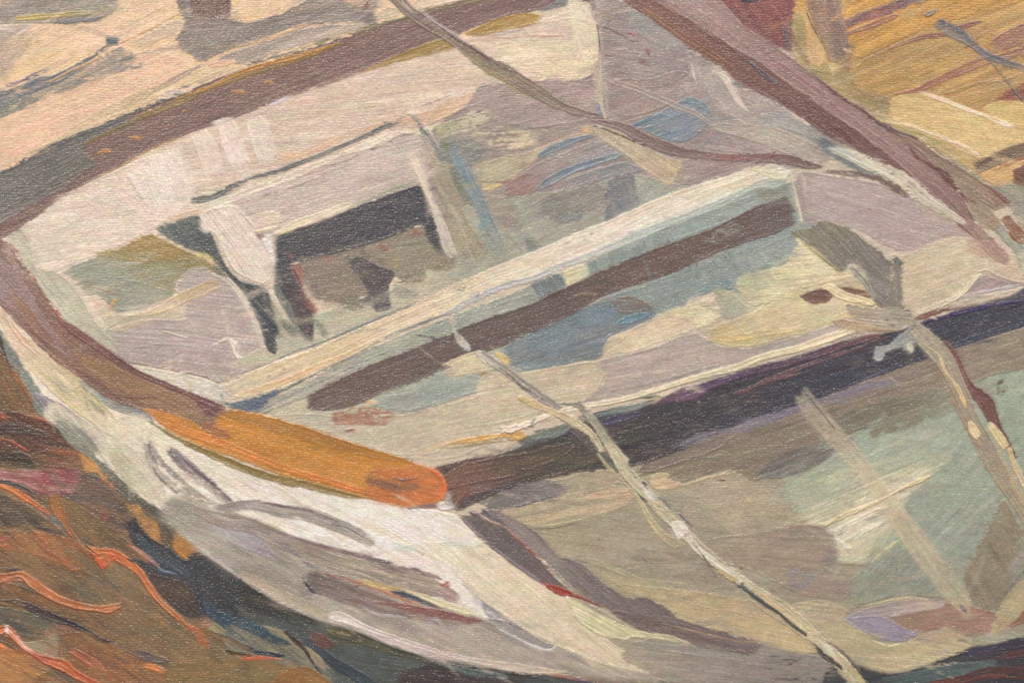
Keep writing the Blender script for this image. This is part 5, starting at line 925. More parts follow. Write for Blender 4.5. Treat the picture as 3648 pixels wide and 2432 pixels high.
S('A0', "-200,1310 0,1215 120,1150 250,1080 400,1005 560,938 700,890 900,800 1100,720 1250,665 1330,640", [14,16,16,20,24,30,34,24,16,12,4], [(98,98,100),(104,104,104),(110,110,108),(116,112,104),(108,106,108)], dry=.05, e=1.5)
for q in ["1240,625 1290,605 1330,600","1380,585 1440,560 1520,540","1540,515 1640,480 1680,465","1440,545 1530,530"]:
    S('A0', q, [4,9,4], [(120,120,122)], dry=.25)
P('A0', "560,1010 700,940 900,850 1080,770 1300,680 1450,620 1600,570 1750,500 1964,440 2150,380 2380,290 2380,310 2200,390 1964,470 1764,530 1600,590 1450,630 1300,720 1100,800 900,880 760,940 620,1010", [(132,118,82),(140,120,76),(150,124,70),(150,126,80)], ang=-22, o=.85, mix=[((160,126,62),.35,4)], v=.1)
S('A0', "900,830 1100,760 1300,670 1450,620 1600,545 1764,480 1900,440 2064,400 2200,360 2380,300", [5,10,18,24,32,36,34,32,26,8], [(156,126,66),(166,132,66),(182,134,62),(184,136,66),(178,130,60)], mix=[((196,150,76),.3,4),((146,118,72),.2,4)], v=.1)
P('A1', "-60,455 100,400 300,350 480,285 680,235 860,160 1080,110 1200,70 1420,20 1700,-60 1740,-40 1500,40 1300,80 1180,130 1000,150 850,200 640,260 400,320 200,400 0,450", [(136,128,112),(130,122,98),(128,120,92),(132,120,84)], ang=-17, mix=[((112,106,92),.3,4),((156,142,112),.25,4)], v=.1, dry=.04)
P('A1', "715,520 880,450 1050,370 1200,310 1300,275 1420,268 1450,300 1400,345 1280,375 1120,410 960,445 800,495", [(168,136,68),(160,134,74),(158,134,82)], ang=-16, mix=[((182,144,66),.3,3),((140,120,78),.25,3)], v=.1)
P('A1', "1460,238 1560,190 1700,130 1860,95 1960,90 2010,95 2020,130 1980,170 1900,190 1780,215 1640,245 1540,252", [(166,136,72),(170,140,76),(176,144,80)], ang=-14, mix=[((184,150,74),.3,3),((140,120,78),.25,3)], v=.1)
S('A0', "690,1232 850,1160 1000,1075 1120,1015 1260,955", [4,9,9,8,3], [(176,138,84)])
for q in ["690,1070 750,1050 790,1060","900,960 950,960 990,975","1150,840 1180,870","1620,640 1680,640 1720,650","1830,580 1880,570 1910,590","1270,780 1330,770"]:
    S('A0', q, [8,22,8], [(186,138,74)], dry=.28, e=3)
P('A2', "240,75 330,30 450,-60 700,-60 560,10 470,15 360,60 260,80", [(134,136,130),(128,124,122)], ang=-16, dry=.12, mix=[((152,150,140),.3,3)])
P('A1', "100,740 200,690 260,668 240,700 150,735", [(206,196,200)], ang=-24)
P('A0', "1480,850 1560,825 1640,820 1600,850 1500,880", [(218,206,192)], ang=-20)

part('near_rail')
P('B0', "-300,-250 -150,-60 0,92 60,132 110,200 160,280 210,340 260,402 340,520 420,640 500,705 600,782 720,870 850,962 950,1020 1050,1072 1200,1130 1350,1192 1460,1245 1585,1290 1570,1370 1600,1460 1540,1480 1400,1440 1280,1400 1100,1330 950,1282 800,1242 700,1180 640,1132 500,1032 400,960 300,872 220,790 150,722 70,640 0,572 -150,400 -300,250", [(158,140,132),(146,120,110),(140,108,96),(146,114,92),(150,122,94),(146,112,94)], ang=42, g=42, mix=[((158,128,106),.28,4),((128,98,92),.28,4)], v=.09, cs=260)
P('B0', "-300,0 0,240 120,330 230,500 300,640 420,800 520,920 460,930 320,820 200,700 100,600 0,520 -300,300", [(168,148,142),(160,140,136),(150,122,116)], ang=50, o=.85, soft=6, mix=[((176,154,146),.3,4),((140,112,106),.25,4)], v=.08)
S('B0', "80,480 180,600 260,720 380,840", [60,90,80,40], [(150,112,84),(148,114,92)], o=.7, soft=6, mix=[((168,126,88),.3,4)], rag=(30,50))
S('B0', "400,650 520,740 640,820 760,905 880,985 1000,1050 1150,1110 1330,1185 1480,1250 1580,1290", [20,60,64,60,50,44,34,34,44,44], [(136,98,92),(130,92,88),(124,88,86),(128,92,88),(124,90,90)], dry=.06, mix=[((146,108,96),.28,4)], v=.09)
P('B0', "1350,1220 1460,1245 1590,1288 1570,1300 1540,1340 1440,1330 1400,1280", [(128,92,92)], ang=20, dry=.15)
P('B0', "0,180 60,120 110,210 180,300 240,380 270,420 180,400 100,320 40,240", [(176,152,138)], ang=52, dry=.42, e=3)
for q in ["70,135 130,200 170,280","200,340 240,370 250,400","370,590 400,610","390,650 430,650","210,360 250,390"]:
    S('B0', q, [6,14,8], [(172,88,74)], dry=.32, e=2)
S('B0', "400,590 410,640 440,720", [16,30,20], [(164,104,94)], o=.7, dry=.15)
P('B0', "560,900 800,990 1050,1100 1250,1200 1400,1300 1450,1400 1300,1380 1100,1290 900,1200 700,1090 560,970", [(150,120,88),(154,124,92),(156,126,98)], ang=24, o=.85, soft=6, mix=[((166,132,92),.3,4),((140,110,88),.25,4)], v=.07)
P('B0', "520,980 700,1080 830,1190 960,1280 820,1250 700,1180 560,1070", [(126,94,86)], ang=38, o=.7, dry=.1, soft=3)
S('B0', "790,1200 900,1200 1100,1210", [6,12,6], [(134,96,84)], dry=.2)
# orange length of the rail
P('C1', "-774,-361 -664,-341 -464,-281 -330,-200 -284,-181 -260,-290 -190,-350 -60,-335 0,-320 200,-270 400,-211 620,-135 850,-62 1000,-20 1130,25 1200,55 1290,85 1340,140 1352,190 1335,250 1320,300 1200,338 1080,345 990,325 900,300 700,258 440,190 220,125 0,45 -200,-30 -364,-80 -500,-140 -614,-211 -700,-280", [(206,141,62),(200,139,50),(196,139,48),(200,139,48),(198,125,60)], ang=17, g=17, mix=[((186,128,54),.3,4),((216,155,72),.28,4)], v=.1, cs=260)
P('C1', "-240,-330 -60,-335 200,-270 400,-211 620,-135 850,-62 1000,-20 1130,25 1000,30 700,-30 400,-110 100,-200 -120,-260", [(178,130,62),(172,122,56),(178,126,54)], ang=18, o=.85, soft=4, mix=[((150,118,72),.3,4),((198,145,56),.3,4)], v=.1)
S('C1', "-740,-340 -600,-250 -440,-180 -284,-130 -100,-60 100,20 300,90 500,150 700,210 900,265", [20,60,64,60,50,46,44,44,40,20], [(212,145,70),(216,141,60),(214,137,58),(210,129,56),(214,131,60)], o=.9, soft=2.5, mix=[((194,131,56),.3,4)], v=.09)
S('C1', "-340,-240 -250,-180 -150,-150", [60,80,30], [(172,116,80),(170,118,84)], o=.8, dry=.15)
S('C1', "-720,-260 -560,-160 -400,-80 -264,-20 -100,50 60,110 220,150 400,190 560,230 700,262 780,275", [10,30,44,50,56,56,56,56,50,40,10], [(140,130,80),(150,126,66),(148,124,66),(146,124,72),(160,132,80)], mix=[((168,134,66),.28,4),((122,112,78),.25,4)], v=.1)
P('C1', "800,130 830,90 880,72 1000,68 1080,60 1200,70 1290,90 1340,150 1350,200 1330,260 1318,300 1200,330 1080,345 960,320 860,290 780,262 790,200", [(190,121,66),(194,121,60),(200,127,68),(206,121,58)], ang=14, mix=[((180,116,84),.3,4),((214,133,64),.28,4)], v=.1, ridge=.01, soft=7)
P('C1', "788,110 830,95 880,130 960,150 1080,165 1180,180 1120,240 1000,235 860,200 790,185", [(148,108,82),(140,104,84),(150,110,82)], ang=10, mix=[((124,96,84),.28,4)], v=.1, ridge=0, o=.85, soft=5, H=.08)
S('C1', "980,140 1060,150 1160,130", [8,14,8], [(138,104,88)])
S('C1', "1250,85 1300,115 1335,170 1340,230 1320,295", [16,24,26,34,24], [(216,125,62),(218,121,58)], H=.3)
P('C1', "1070,335 1180,320 1290,310 1290,345 1200,352 1090,350", [(160,128,120),(150,122,120)], dry=.15)
P('C1', "1295,320 1340,303 1400,325 1410,352 1350,368 1300,362", [(222,214,204)], H=.3)
P('C1', "1325,300 1355,215 1380,270 1402,340 1360,320", [(172,166,148)], ang=60)

# stem: dark post from the corner down
part('stem')
P('C2', "-330,398 -240,375 -120,345 -60,370 0,440 60,520 160,620 280,740 400,880 520,960 650,1010 800,1080 700,1050 600,1010 400,955 260,878 120,790 0,705 -150,580 -260,450", [(122,112,108),(116,106,104),(120,104,100),(130,110,104)], ang=42, mix=[((142,130,122),.28,5),((98,88,90),.3,5)], v=.14, ct=3.5)
P('C2', "-140,350 -60,350 0,385 100,440 180,485 230,520 290,590 350,650 400,690 470,700 560,740 650,840 760,920 830,965 960,960 1080,1010 1160,1060 1200,1110 1450,1190 1600,1230 1790,1280 1750,1320 1740,1370 1500,1340 1300,1300 1100,1250 900,1180 760,1080 650,1015 560,960 450,882 350,780 250,700 100,570 0,465 -80,400", [(160,146,138),(150,140,132),(138,128,122),(128,114,110),(128,114,108),(136,124,118)], ang=40, g=36, mix=[((156,144,136),.28,5),((116,104,102),.28,5)], v=.09, ct=3.5)
P('C2', "700,1040 900,1080 1200,1150 1500,1220 1790,1290 1740,1370 1400,1320 1100,1250 860,1160", [(128,112,106),(132,116,110)], ang=16, o=.85, soft=5, mix=[((148,132,122),.3,5),((112,98,96),.3,5)], v=.1)
S('C2', "1100,1150 1300,1200 1560,1260 1780,1290", [6,9,9,5], [(176,152,122)], o=.8)
S('C2', "-300,420 -200,520 -60,640 120,770 260,872", [14,16,14,10,8], [(150,130,130),(134,120,120)])
S('C2', "-220,360 -120,430 0,480 80,560 200,660 270,720", [8,16,12,10,14,6], [(190,168,154),(196,160,146),(170,104,88),(176,112,92)])
S('C2', "260,720 350,790 420,860 540,950", [6,8,8,5], [(170,158,150)])
S('C2', "255,865 310,895 380,925 450,945 540,975 640,1015 720,1050", [6,34,60,40,24,14,6], [(164,76,54),(160,72,56),(156,88,72),(160,110,90)])
P('C2', "420,960 450,965 520,985 600,1060 720,1120 890,1190 1000,1215 1150,1225 1320,1300 1250,1300 1080,1262 900,1250 860,1270 780,1262 680,1245 560,1180 490,1120 450,1040", [(206,198,154),(208,201,158),(203,194,156),(186,176,144)], ang=28, g=25, mix=[((214,208,170),.28,4)], v=.05, H=.24)
S('C2', "520,985 600,1030 720,1090 890,1190", [14,20,20,6], [(170,160,140),(196,186,160)])
S('C2', "830,1262 880,1248", [12,8], [(214,206,174)], H=.3)
S('C2', "880,1280 1100,1320 1400,1350 1700,1400", [20,60,80,40], [(156,148,136),(160,150,138)], o=.7, soft=8)
S('C1', "1620,350 1680,400 1760,470", [16,24,8], [(160,150,150),(100,98,108)], dry=.1)

# right-hand rail
part('side_rail')
P('A3', "-1060,-120 -900,-60 -800,40 -640,140 -450,280 -300,390 -140,480 -60,560 0,600 80,640 150,665 280,750 400,822 480,880 560,932 650,980 750,1032 880,1100 1000,1172 1150,1290 1300,1402 1420,1500 1568,1640 1700,1700 1500,1450 1300,1250 1000,1000 700,780 300,500 0,300 -300,80 -500,-100", [(132,98,90),(134,100,88),(128,96,88),(120,88,82),(126,96,92),(140,112,104)], ang=35, g=35, mix=[((156,116,84),.25,4),((112,84,84),.28,4)], v=.1, cs=260)
S('A3', "-700,60 -560,160 -400,270 -240,370 -60,480", [20,40,50,40,16], [(150,112,82),(158,118,84),(154,112,82)], o=.85, soft=3, mix=[((136,100,84),.3,4)])
S('A3', "-800,-90 -620,-20 -480,70 -360,130 -240,230", [50,60,60,50,20], [(152,108,96),(146,100,92)], o=.85, dry=.1)
P('A3', "-760,-120 -300,-120 -180,-20 0,180 100,240 200,312 330,400 450,490 560,580 720,700 850,790 950,862 1050,910 1130,950 1250,1060 1340,1150 1440,1250 1500,1330 1560,1420 1600,1500 1640,1640 1500,1540 1400,1440 1300,1350 1150,1215 1050,1120 900,1010 800,930 700,860 600,800 480,700 350,620 250,550 130,450 0,380 -160,290 -300,210 -440,100 -560,10", [(170,148,138),(166,142,132),(160,134,126),(158,130,122),(156,128,120),(150,122,114),(144,118,108)], ang=36, g=36, mix=[((172,144,134),.28,4),((146,114,108),.25,4)], v=.06, cs=280, ridge=.07)
S('A3', "100,330 300,480 500,620 700,790", [16,30,30,12], [(156,118,114),(150,112,108)], o=.7, dry=.1)
P('A3', "-700,-20 -480,20 -380,100 -260,140 -200,240 -360,170 -500,70", [(158,134,126)], ang=35, dry=.25)
S('A3', "-10,400 60,450 140,520 220,575 300,620", [8,20,32,20,6], [(116,104,106),(108,98,102)])
S('A3', "-440,110 -300,190 -160,280 -20,390", [6,9,9,5], [(130,96,90)], dry=.1)
S('A3', "470,510 580,600 700,690 830,770 950,860 1050,900", [6,16,18,20,22,10], [(120,84,80),(116,82,80),(112,80,80)])
S('A3', "950,850 1060,920 1180,970 1280,1040", [10,34,50,30], [(118,96,96),(126,104,98)], mix=[((140,116,100),.3,4)])
P('A3', "1050,930 1150,950 1260,1010 1400,1100 1560,1190 1700,1290 1870,1390 1830,1450 1760,1470 1640,1400 1560,1420 1500,1320 1400,1210 1280,1100 1150,1010", [(146,122,108),(148,126,108),(158,138,114),(150,118,104)], ang=32, mix=[((162,142,118),.3,4),((128,104,96),.25,4)], v=.08)
P('A3', "1480,1240 1640,1330 1760,1420 1740,1500 1800,1600 1660,1600 1600,1500 1520,1340", [(160,148,122),(156,146,120)], ang=35, o=.85, mix=[((146,128,108),.3,4)])
S('A3', "1160,1030 1220,1100 1300,1150 1380,1200 1440,1260 1500,1330 1550,1400", [10,24,30,44,50,30,14], [(122,88,80),(116,80,74),(124,84,78)], dry=.22, e=3)
S('A3', "1400,1200 1430,1240", [50,40], [(118,84,74)], dry=.1)
S('A3', "1700,1290 1800,1370 1860,1420", [10,34,24], [(146,112,100)])
S('A3', "620,880 700,930 760,990", [30,60,30], [(112,78,70)], dry=.3, mix=[((168,140,128),.3,2)])
P('B3', "1500,-40 1620,-20 1700,60 1800,160 1860,230 1830,290 1740,240 1640,130 1560,40", [(164,136,122),(168,142,124)], ang=45, dry=.15, o=.9, mix=[((186,158,138),.3,3)])
P('B3', "1700,-40 1800,-20 1860,60 1960,150 2200,300 2200,500 1960,400 1900,200 1800,100", [(156,156,138),(150,152,134)], ang=48, mix=[((172,168,148),.3,3)])
S('B3', "1820,-60 1900,40 1980,110", [60,80,60], [(148,112,88),(150,112,90)], dry=.15)
S('B3', "1850,30 1880,90 1960,140", [10,20,14], [(152,104,80)])
P('B3', "1690,-70 1780,-60 1800,0 1740,40 1690,0", [(166,142,116)], dry=.3)
P('B3', "1900,180 2200,260 2200,420 1960,420 1930,300", [(196,190,160)], o=.9, dry=.1)
scumble(900, 9, ln=(60, 200), wd=(5, 18), o=(.2, .5))
# scumbled white along the rail
P('A3', "490,970 580,960 700,1080 860,1180 960,1230 900,1250 780,1190 640,1110 540,1050", [(118,124,124),(126,128,124)], ang=32, dry=.1, mix=[((150,150,142),.3,3)])
S('A3', "590,1040 680,1060 800,1110 920,1160 1030,1210 1150,1280 1250,1370 1350,1440 1440,1500 1560,1568", [16,50,70,84,90,100,100,84,60,30], [(190,192,178),(204,198,174),(206,196,170),(202,190,168),(200,186,164)], dry=.26, mix=[((184,172,154),.3,3)], H=.3, e=2.5)
S('A3', "600,1040 720,1100 850,1170 1000,1230", [10,30,30,10], [(200,198,176)], dry=.1, H=.3)
S('A3', "570,1195 700,1210 850,1225 960,1260 1060,1310 1160,1375", [20,34,36,40,44,20], [(134,116,104),(128,108,98),(122,100,92)], dry=.27, e=3, v=.12)
S('A3', "330,1210 345,1290 370,1390 390,1470 410,1568", [10,18,18,18,20], [(210,196,172)], H=.24)
S('A3', "400,1200 425,1290 435,1390", [12,22,12], [(194,180,162)], dry=.1)
S('A3', "380,1230 390,1320 420,1440 440,1550", [26,40,40,30], [(168,150,140)], o=.7, dry=.1)

# mast and its ropes
part('mast')
P('A2', "430,10 480,-20 520,8 560,60 600,110 640,180 655,300 665,440 610,445 560,440 500,420 480,340 470,240 445,120", [(216,206,178),(214,202,172),(216,200,164)], ang=76, mix=[((222,212,190),.28,3),((204,190,160),.2,3)], v=.05, H=.2)
S('A2', "590,-80 600,-20 630,80", [40,50,30], [(146,132,128),(150,136,130)], o=.9)
S('A2', "650,-80 655,60 660,200 668,340 670,460 680,600 690,740 705,840", [40,44,36,34,44,56,50,30], [(166,158,150),(180,168,154),(176,160,150),(178,164,150),(186,174,154),(176,166,150),(180,168,152)], o=.9, dry=.1, mix=[((206,192,168),.3,3.5),((140,130,126),.25,3.5)], v=.12)
S('A2', "610,440 640,540 650,640 655,740", [40,60,50,30], [(194,178,154),(184,168,148)], o=.8, soft=4, mix=[((206,190,160),.3,3)])
S('A2', "655,560 665,680 680,790 705,840", [10,20,24,10], [(192,182,158)], dry=.2)
S('A2', "645,730 660,780 690,820", [18,24,8], [(130,148,156)], dry=.25)
S('A2', "640,180 655,260 660,380", [8,10,6], [(128,104,104)], dry=.15)
S('A2', "700,560 800,590 920,625 1050,680 1200,745 1330,800 1450,880", [20,36,40,44,44,40,30], [(176,160,148),(170,156,144),(168,154,142),(172,160,146)], o=.8, soft=3)
S('A2', "1420,880 1560,900 1720,930 1880,970 2050,1040 2220,1110", [30,80,120,150,150,120], [(172,162,146),(178,168,150),(174,162,148)], o=.8, soft=8, mix=[((186,174,156),.28,5)])
part('mooring_rope#1')
S('A1', "900,-120 970,-40 1050,40 1130,110 1230,175 1340,240 1460,320 1560,395 1660,460 1760,510 1860,570 1980,640 2080,700 2200,760 2340,800 2460,820", [70,80,80,84,80,76,80,84,110,120,110,100,80,60,50,24], [(144,126,112),(140,122,112),(142,124,108),(140,126,106),(146,130,110),(144,130,112),(148,132,122)], mix=[((162,144,124),.28,4),((120,106,98),.28,4)], v=.12, H=.2)
S('A1', "940,-80 1030,10 1120,90", [10,24,16], [(178,162,140)], dry=.1)
S('A1', "1160,60 1230,120 1310,190 1400,240 1500,310", [6,20,28,26,10], [(172,158,150),(166,150,142)], dry=.1)
S('A1', "1230,140 1320,200 1440,290 1540,340 1640,410 1740,470 1850,520", [5,10,12,14,14,10,5], [(108,90,92),(116,98,92)])
S('A1', "1480,370 1560,420 1640,500 1760,570 1860,640 1940,680", [14,24,26,24,20,8], [(158,144,110)], dry=.36, e=3)
P('A2', "590,880 650,870 740,900 820,930 900,990 1000,1040 1100,1090 1200,1115 1250,1100 1240,1140 1225,1190 1200,1240 1180,1290 1100,1280 1040,1240 950,1180 860,1100 780,1050 700,1000 620,940", [(176,164,142),(190,176,146),(204,184,148),(204,182,140)], ang=34, o=.8, soft=4, mix=[((212,192,152),.3,4),((172,162,142),.3,4)], v=.09, H=.2)
S('A2', "810,940 880,980 960,1000", [8,16,6], [(130,120,84)], dry=.1)
S('A2', "600,840 700,860 800,880 900,930 1010,985 1120,1030 1250,1065 1400,1085 1560,1100 1720,1100 1880,1105 2000,1120 2100,1150 2220,1165", [16,44,60,76,84,84,70,56,56,60,66,70,60,20], [(148,128,120),(142,122,114),(138,118,108),(144,120,112),(140,116,108),(132,112,104)], mix=[((156,134,124),.28,4),((120,98,92),.28,4)], v=.12, H=.18)
S('A2', "620,880 760,930 900,990 1040,1050", [5,9,9,4], [(104,86,78)], dry=.1)
S('A2', "1400,1080 1600,1110 1900,1090", [8,24,10], [(150,106,102)], dry=.2)
S('A2', "1860,1090 1880,1060 1890,1070", [14,10,6], [(130,100,92)])
part('mooring_rope#2')
S('B1', "1385,645 1400,700 1420,760 1450,810 1490,850 1530,885", [24,30,20,50,40,10], [(198,188,160),(184,180,164),(188,184,176)], dry=.26, H=.3, e=3)
S('B1', "1110,765 1200,778 1300,795 1380,825", [3,9,14,20], [(116,112,112),(124,116,114)])
S('B1', "1150,845 1240,920 1320,975", [5,7,4], [(164,148,130)])
S('B1', "1655,845 1700,880", [6,10], [(186,168,140)])
P('B1', "1310,975 1400,940 1500,900 1580,878 1640,900 1760,960 1700,1010 1580,1030 1440,1060 1360,1068 1330,1020 1400,995", [(196,180,148),(204,190,156),(198,186,158)], ang=-14, mix=[((212,198,166),.3,3)], v=.06)
P('B1', "1550,880 1600,878 1680,920 1740,970 1660,1000 1600,960", [(202,190,172)], ang=30, H=.24)
S('B1', "1630,960 1680,965 1730,985", [16,36,30], [(126,116,104)], dry=.15)
S('B1', "1690,890 1760,940 1780,990", [24,50,20], [(206,184,124)], dry=.1)
S('B1', "1590,890 1680,960 1764,1010 1864,1090 1960,1160 2060,1230 2160,1290", [44,60,66,64,66,64,40], [(190,178,158),(172,162,148),(178,168,156),(168,160,148)], mix=[((206,192,168),.3,4),((134,126,118),.28,4)], v=.12, H=.26)
S('B2', "-40,1000 40,1060 120,1130 200,1180 290,1240", [8,14,20,18,8], [(122,112,98),(128,118,106)], dry=.1)
S('B2', "90,1200 170,1235 250,1275 340,1310 430,1350 520,1400 590,1450 640,1520 680,1600", [26,50,40,44,60,60,50,44,36], [(208,184,132),(204,182,140),(198,184,148),(196,184,150),(190,180,148)], mix=[((216,200,160),.28,4)], v=.08, H=.28)
S('B2', "360,1245 450,1250 530,1265 580,1330 640,1410 700,1500 770,1600 840,1680", [16,20,44,56,60,62,80,90], [(150,144,128),(146,140,124),(160,154,136),(166,160,136),(196,186,156),(200,188,156)], mix=[((180,172,150),.28,4)], v=.09, H=.26)
S('B2', "440,1420 520,1480 600,1560 680,1640 760,1700", [30,40,40,40,20], [(110,102,96),(104,98,90)], dry=.12)
S('C2', "660,-40 740,40 820,130 900,200", [36,60,50,20], [(110,106,96),(126,122,108)], dry=.1)
S('C2', "640,-40 720,60 800,140 880,220 950,320 1010,430 1090,530 1180,590 1260,600", [14,26,26,30,36,44,60,60,20], [(186,174,138),(188,176,138),(194,182,144),(190,176,138),(184,172,134)], o=.92, v=.06)
S('C2', "760,-40 820,60 880,140 960,220 1040,310 1110,390 1190,470 1270,540 1350,620 1440,700 1540,770 1640,850 1740,920 1840,980 1960,1060 2080,1160 2190,1260", [80,86,84,90,90,80,76,70,80,84,84,80,76,80,90,84,80], [(200,188,156),(196,186,152),(196,184,148),(198,188,156),(204,194,166),(200,190,158),(196,184,142),(202,188,146)], mix=[((216,206,182),.28,3),((150,142,124),.22,3)], v=.12, H=.3, e=2.2)
P('C2', "1150,440 1230,430 1290,500 1230,560 1205,570 1165,510", [(218,210,190)], ang=50, H=.36)
S('C2', "960,180 1010,260 1060,290", [30,50,30], [(206,200,186)], dry=.12, H=.3)
for q,c in [("920,240 960,280 1010,310",(110,106,112)),("1040,250 1100,290 1150,330",(128,126,120)),("1200,370 1260,430 1310,480",(118,112,110)),("1380,680 1450,750 1520,770",(150,140,140)),("960,170 990,190",(96,94,96)),("1850,910 1910,950",(110,106,100)),("1450,700 1520,740",(126,116,112)),("1140,330 1180,380",(140,138,130))]:
    S('C2', q, [5,18,6], [c], dry=.22, e=2)
rr = np.random.RandomState(3)
RP = pts('C2', "760,-40 820,60 880,140 960,220 1040,310 1110,390 1190,470 1270,540 1350,620 1440,700 1540,770 1640,850 1740,920 1840,980 1960,1060 2080,1160 2190,1260 2300,1380 2420,1520 2540,1660")
for k in range(90):
    u = rr.uniform(0, len(RP) - 1.01); i0 = int(u); a0 = RP[i0] + (RP[i0 + 1] - RP[i0]) * (u - i0)
    d0 = RP[i0 + 1] - RP[i0]; d0 = d0 / np.linalg.norm(d0); n0 = np.array([-d0[1], d0[0]])
    a0 = a0 + n0 * rr.uniform(-17, 17); tw = rr.uniform(.1, .6); L0 = rr.uniform(9, 30)
    b0 = a0 + (d0 - n0 * tw) * L0
    c0 = [(222,212,190),(214,204,176),(148,140,126),(112,106,100),(198,178,128),(176,168,150)][rr.randint(6)]
    S('N', "%.1f,%.1f %.1f,%.1f" % (a0[0], a0[1], b0[0], b0[1]), [3, rr.uniform(4, 11), 2], [c0], o=.8, dry=.12, H=.34, ridge=.06)
S('C2', "1270,540 1360,650 1450,720 1560,800 1660,870", [30,50,50,40,16], [(220,210,186),(214,204,180)], dry=.25, H=.36)
S('C2', "1450,760 1520,800 1580,840 1640,850", [10,36,34,10], [(204,180,124)], o=.9)
S('C2', "1730,900 1840,1000 1960,1080", [20,40,40], [(206,186,136)], o=.8, dry=.1)
S('C2', "1310,590 1380,680 1430,760 1490,850", [4,14,22,8], [(146,134,120)], dry=.18)
S('C2', "1590,858 1660,900 1740,960 1820,1020 1900,1070 1990,1150 2100,1230 2160,1280", [5,24,30,28,22,24,18,6], [(96,100,94),(88,92,90),(100,94,88)])
S('C2', "1700,980 1800,1060 1960,1160 2080,1250", [5,9,12,5], [(178,160,134)])
S('C3', "440,1230 540,1280 620,1370 700,1450 760,1520 810,1600 860,1700", [60,84,90,96,104,110,110], [(200,188,148),(204,194,160),(198,186,150),(196,182,134),(194,180,130)], mix=[((216,208,182),.28,3),((140,136,120),.24,3)], v=.12, H=.3, e=2)
S('C3', "490,1280 540,1350 600,1400 660,1440 700,1480", [6,30,44,30,8], [(104,96,88),(98,92,84)], dry=.12)
S('C3', "590,1280 680,1340 760,1420 820,1500", [6,16,18,10], [(118,106,96)], dry=.12)
S('C3', "540,1280 600,1330 640,1380", [10,26,14], [(220,212,190)], dry=.2, H=.34)
# glazed diagonal stick over the stern panel
part('boat_pole')
S('C3', "385,-490 450,-380 560,-240 680,-110 790,20 870,130 960,240 1060,380 1160,520 1260,660 1360,790 1450,910 1520,1000 1560,1090", [90,130,140,140,130,120,124,140,160,170,170,160,130,50], [(178,170,150),(184,172,146),(190,176,146),(206,190,154),(214,196,158),(208,190,152),(198,184,150),(184,172,138),(190,174,138)], o=.62, soft=5, dry=.1, rag=(90,0), mix=[((196,182,150),.25,5)], v=.07, H=.14)
S('B3', "410,1150 520,1280 640,1430", [5,8,5], [(110,102,104)], dry=.1)
S('C3', "1520,1030 1545,1060 1570,1075", [10,22,8], [(120,108,124)])
# rope with its knot, right
part('mooring_rope#3')
P('B3', "320,55 430,20 540,-30 620,-25 720,10 800,70 880,140 970,190 1000,240 1040,250 1035,400 1020,560 1010,610 960,600 930,560 880,470 862,400 850,300 780,275 725,270 715,310 690,325 640,290 560,220 450,140 370,80", [(146,138,114),(140,134,114),(138,132,122),(144,138,128),(136,126,118)], ang=46, g=45, mix=[((160,152,132),.28,4),((122,114,104),.28,4)], v=.12, H=.2)
S('B3', "370,80 450,150 560,240 650,310 700,325", [5,12,16,14,8], [(168,150,108),(128,118,84)])
S('B3', "745,285 790,340 840,390 880,450 920,530", [30,44,44,40,30], [(164,158,144),(158,150,138)], mix=[((140,132,122),.3,4)])
P('B3', "1042,245 1075,235 1112,270 1108,330 1105,450 1112,540 1130,600 1010,605 1000,540 1020,460 1045,350", [(132,122,112),(146,136,122)], ang=88, mix=[((160,150,134),.28,4),((112,104,98),.25,4)], v=.11, H=.2)
S('B3', "1050,250 1075,240 1100,265 1095,300", [20,30,26,10], [(112,110,106)])
S('B3', "1020,220 1060,210 1100,250", [6,14,6], [(214,200,158)], H=.3)
P('B3', "392,500 440,470 530,448 600,435 660,430 760,440 860,462 900,515 800,500 700,470 620,500 600,540 500,562 430,530", [(128,98,86),(134,102,88),(136,104,86)], ang=4, mix=[((112,82,76),.28,3)])
S('B3', "545,450 600,440 660,480 740,510 830,530 920,565", [20,54,66,60,50,30], [(220,206,164),(222,208,164),(218,202,158)], H=.3, ridge=.1)
S('B3', "800,490 850,485 880,500", [5,9,5], [(190,160,136)])
part('knot')
P('B3', "705,545 760,560 860,575 930,575 1100,590 1160,600 1200,660 1190,700 1120,740 1060,750 900,735 780,738 700,720 640,700 596,668 700,665 790,668 740,610", [(168,160,138),(180,166,140),(178,168,146),(170,164,144)], ang=6, g=0, mix=[((190,178,152),.28,4),((148,140,124),.25,4)], v=.1, H=.26)
P('B3', "596,668 720,665 900,700 1000,735 900,742 760,738 680,712", [(184,160,130),(190,166,130)], ang=8, o=.9, mix=[((160,136,110),.25,4)])
for q,c in [("960,580 960,610",(110,90,72)),("1000,660 1010,690",(104,88,74)),("1080,660 1100,680",(140,110,76)),("1130,600 1150,590 1160,640",(116,102,86)),("920,700 950,705",(150,112,84)),("880,640 960,650",(196,184,158)),("1020,700 1060,715",(116,116,110)),("1110,720 1150,690",(202,194,176)),("1000,740 1080,735",(196,166,116))]:
    S('B3', q, [6,16,8], [c], dry=.2, e=2)
P('B3', "905,910 915,870 950,845 1000,850 1060,800 1130,740 1180,700 1195,760 1192,850 1185,895 1150,910 1125,890 1105,862 1040,880 985,900 970,935 935,950 910,935", [(170,170,166),(162,162,152),(160,156,142)], ang=-35, g=-30, mix=[((190,190,180),.28,4),((130,130,128),.25,4)], v=.1, H=.3)
S('B3', "915,930 940,945 965,935 985,905", [8,12,10,6], [(196,194,186)], H=.34)
S('B3', "1145,830 1165,870 1160,900", [30,50,24], [(200,196,166)], H=.34)
part('mooring_rope#3')
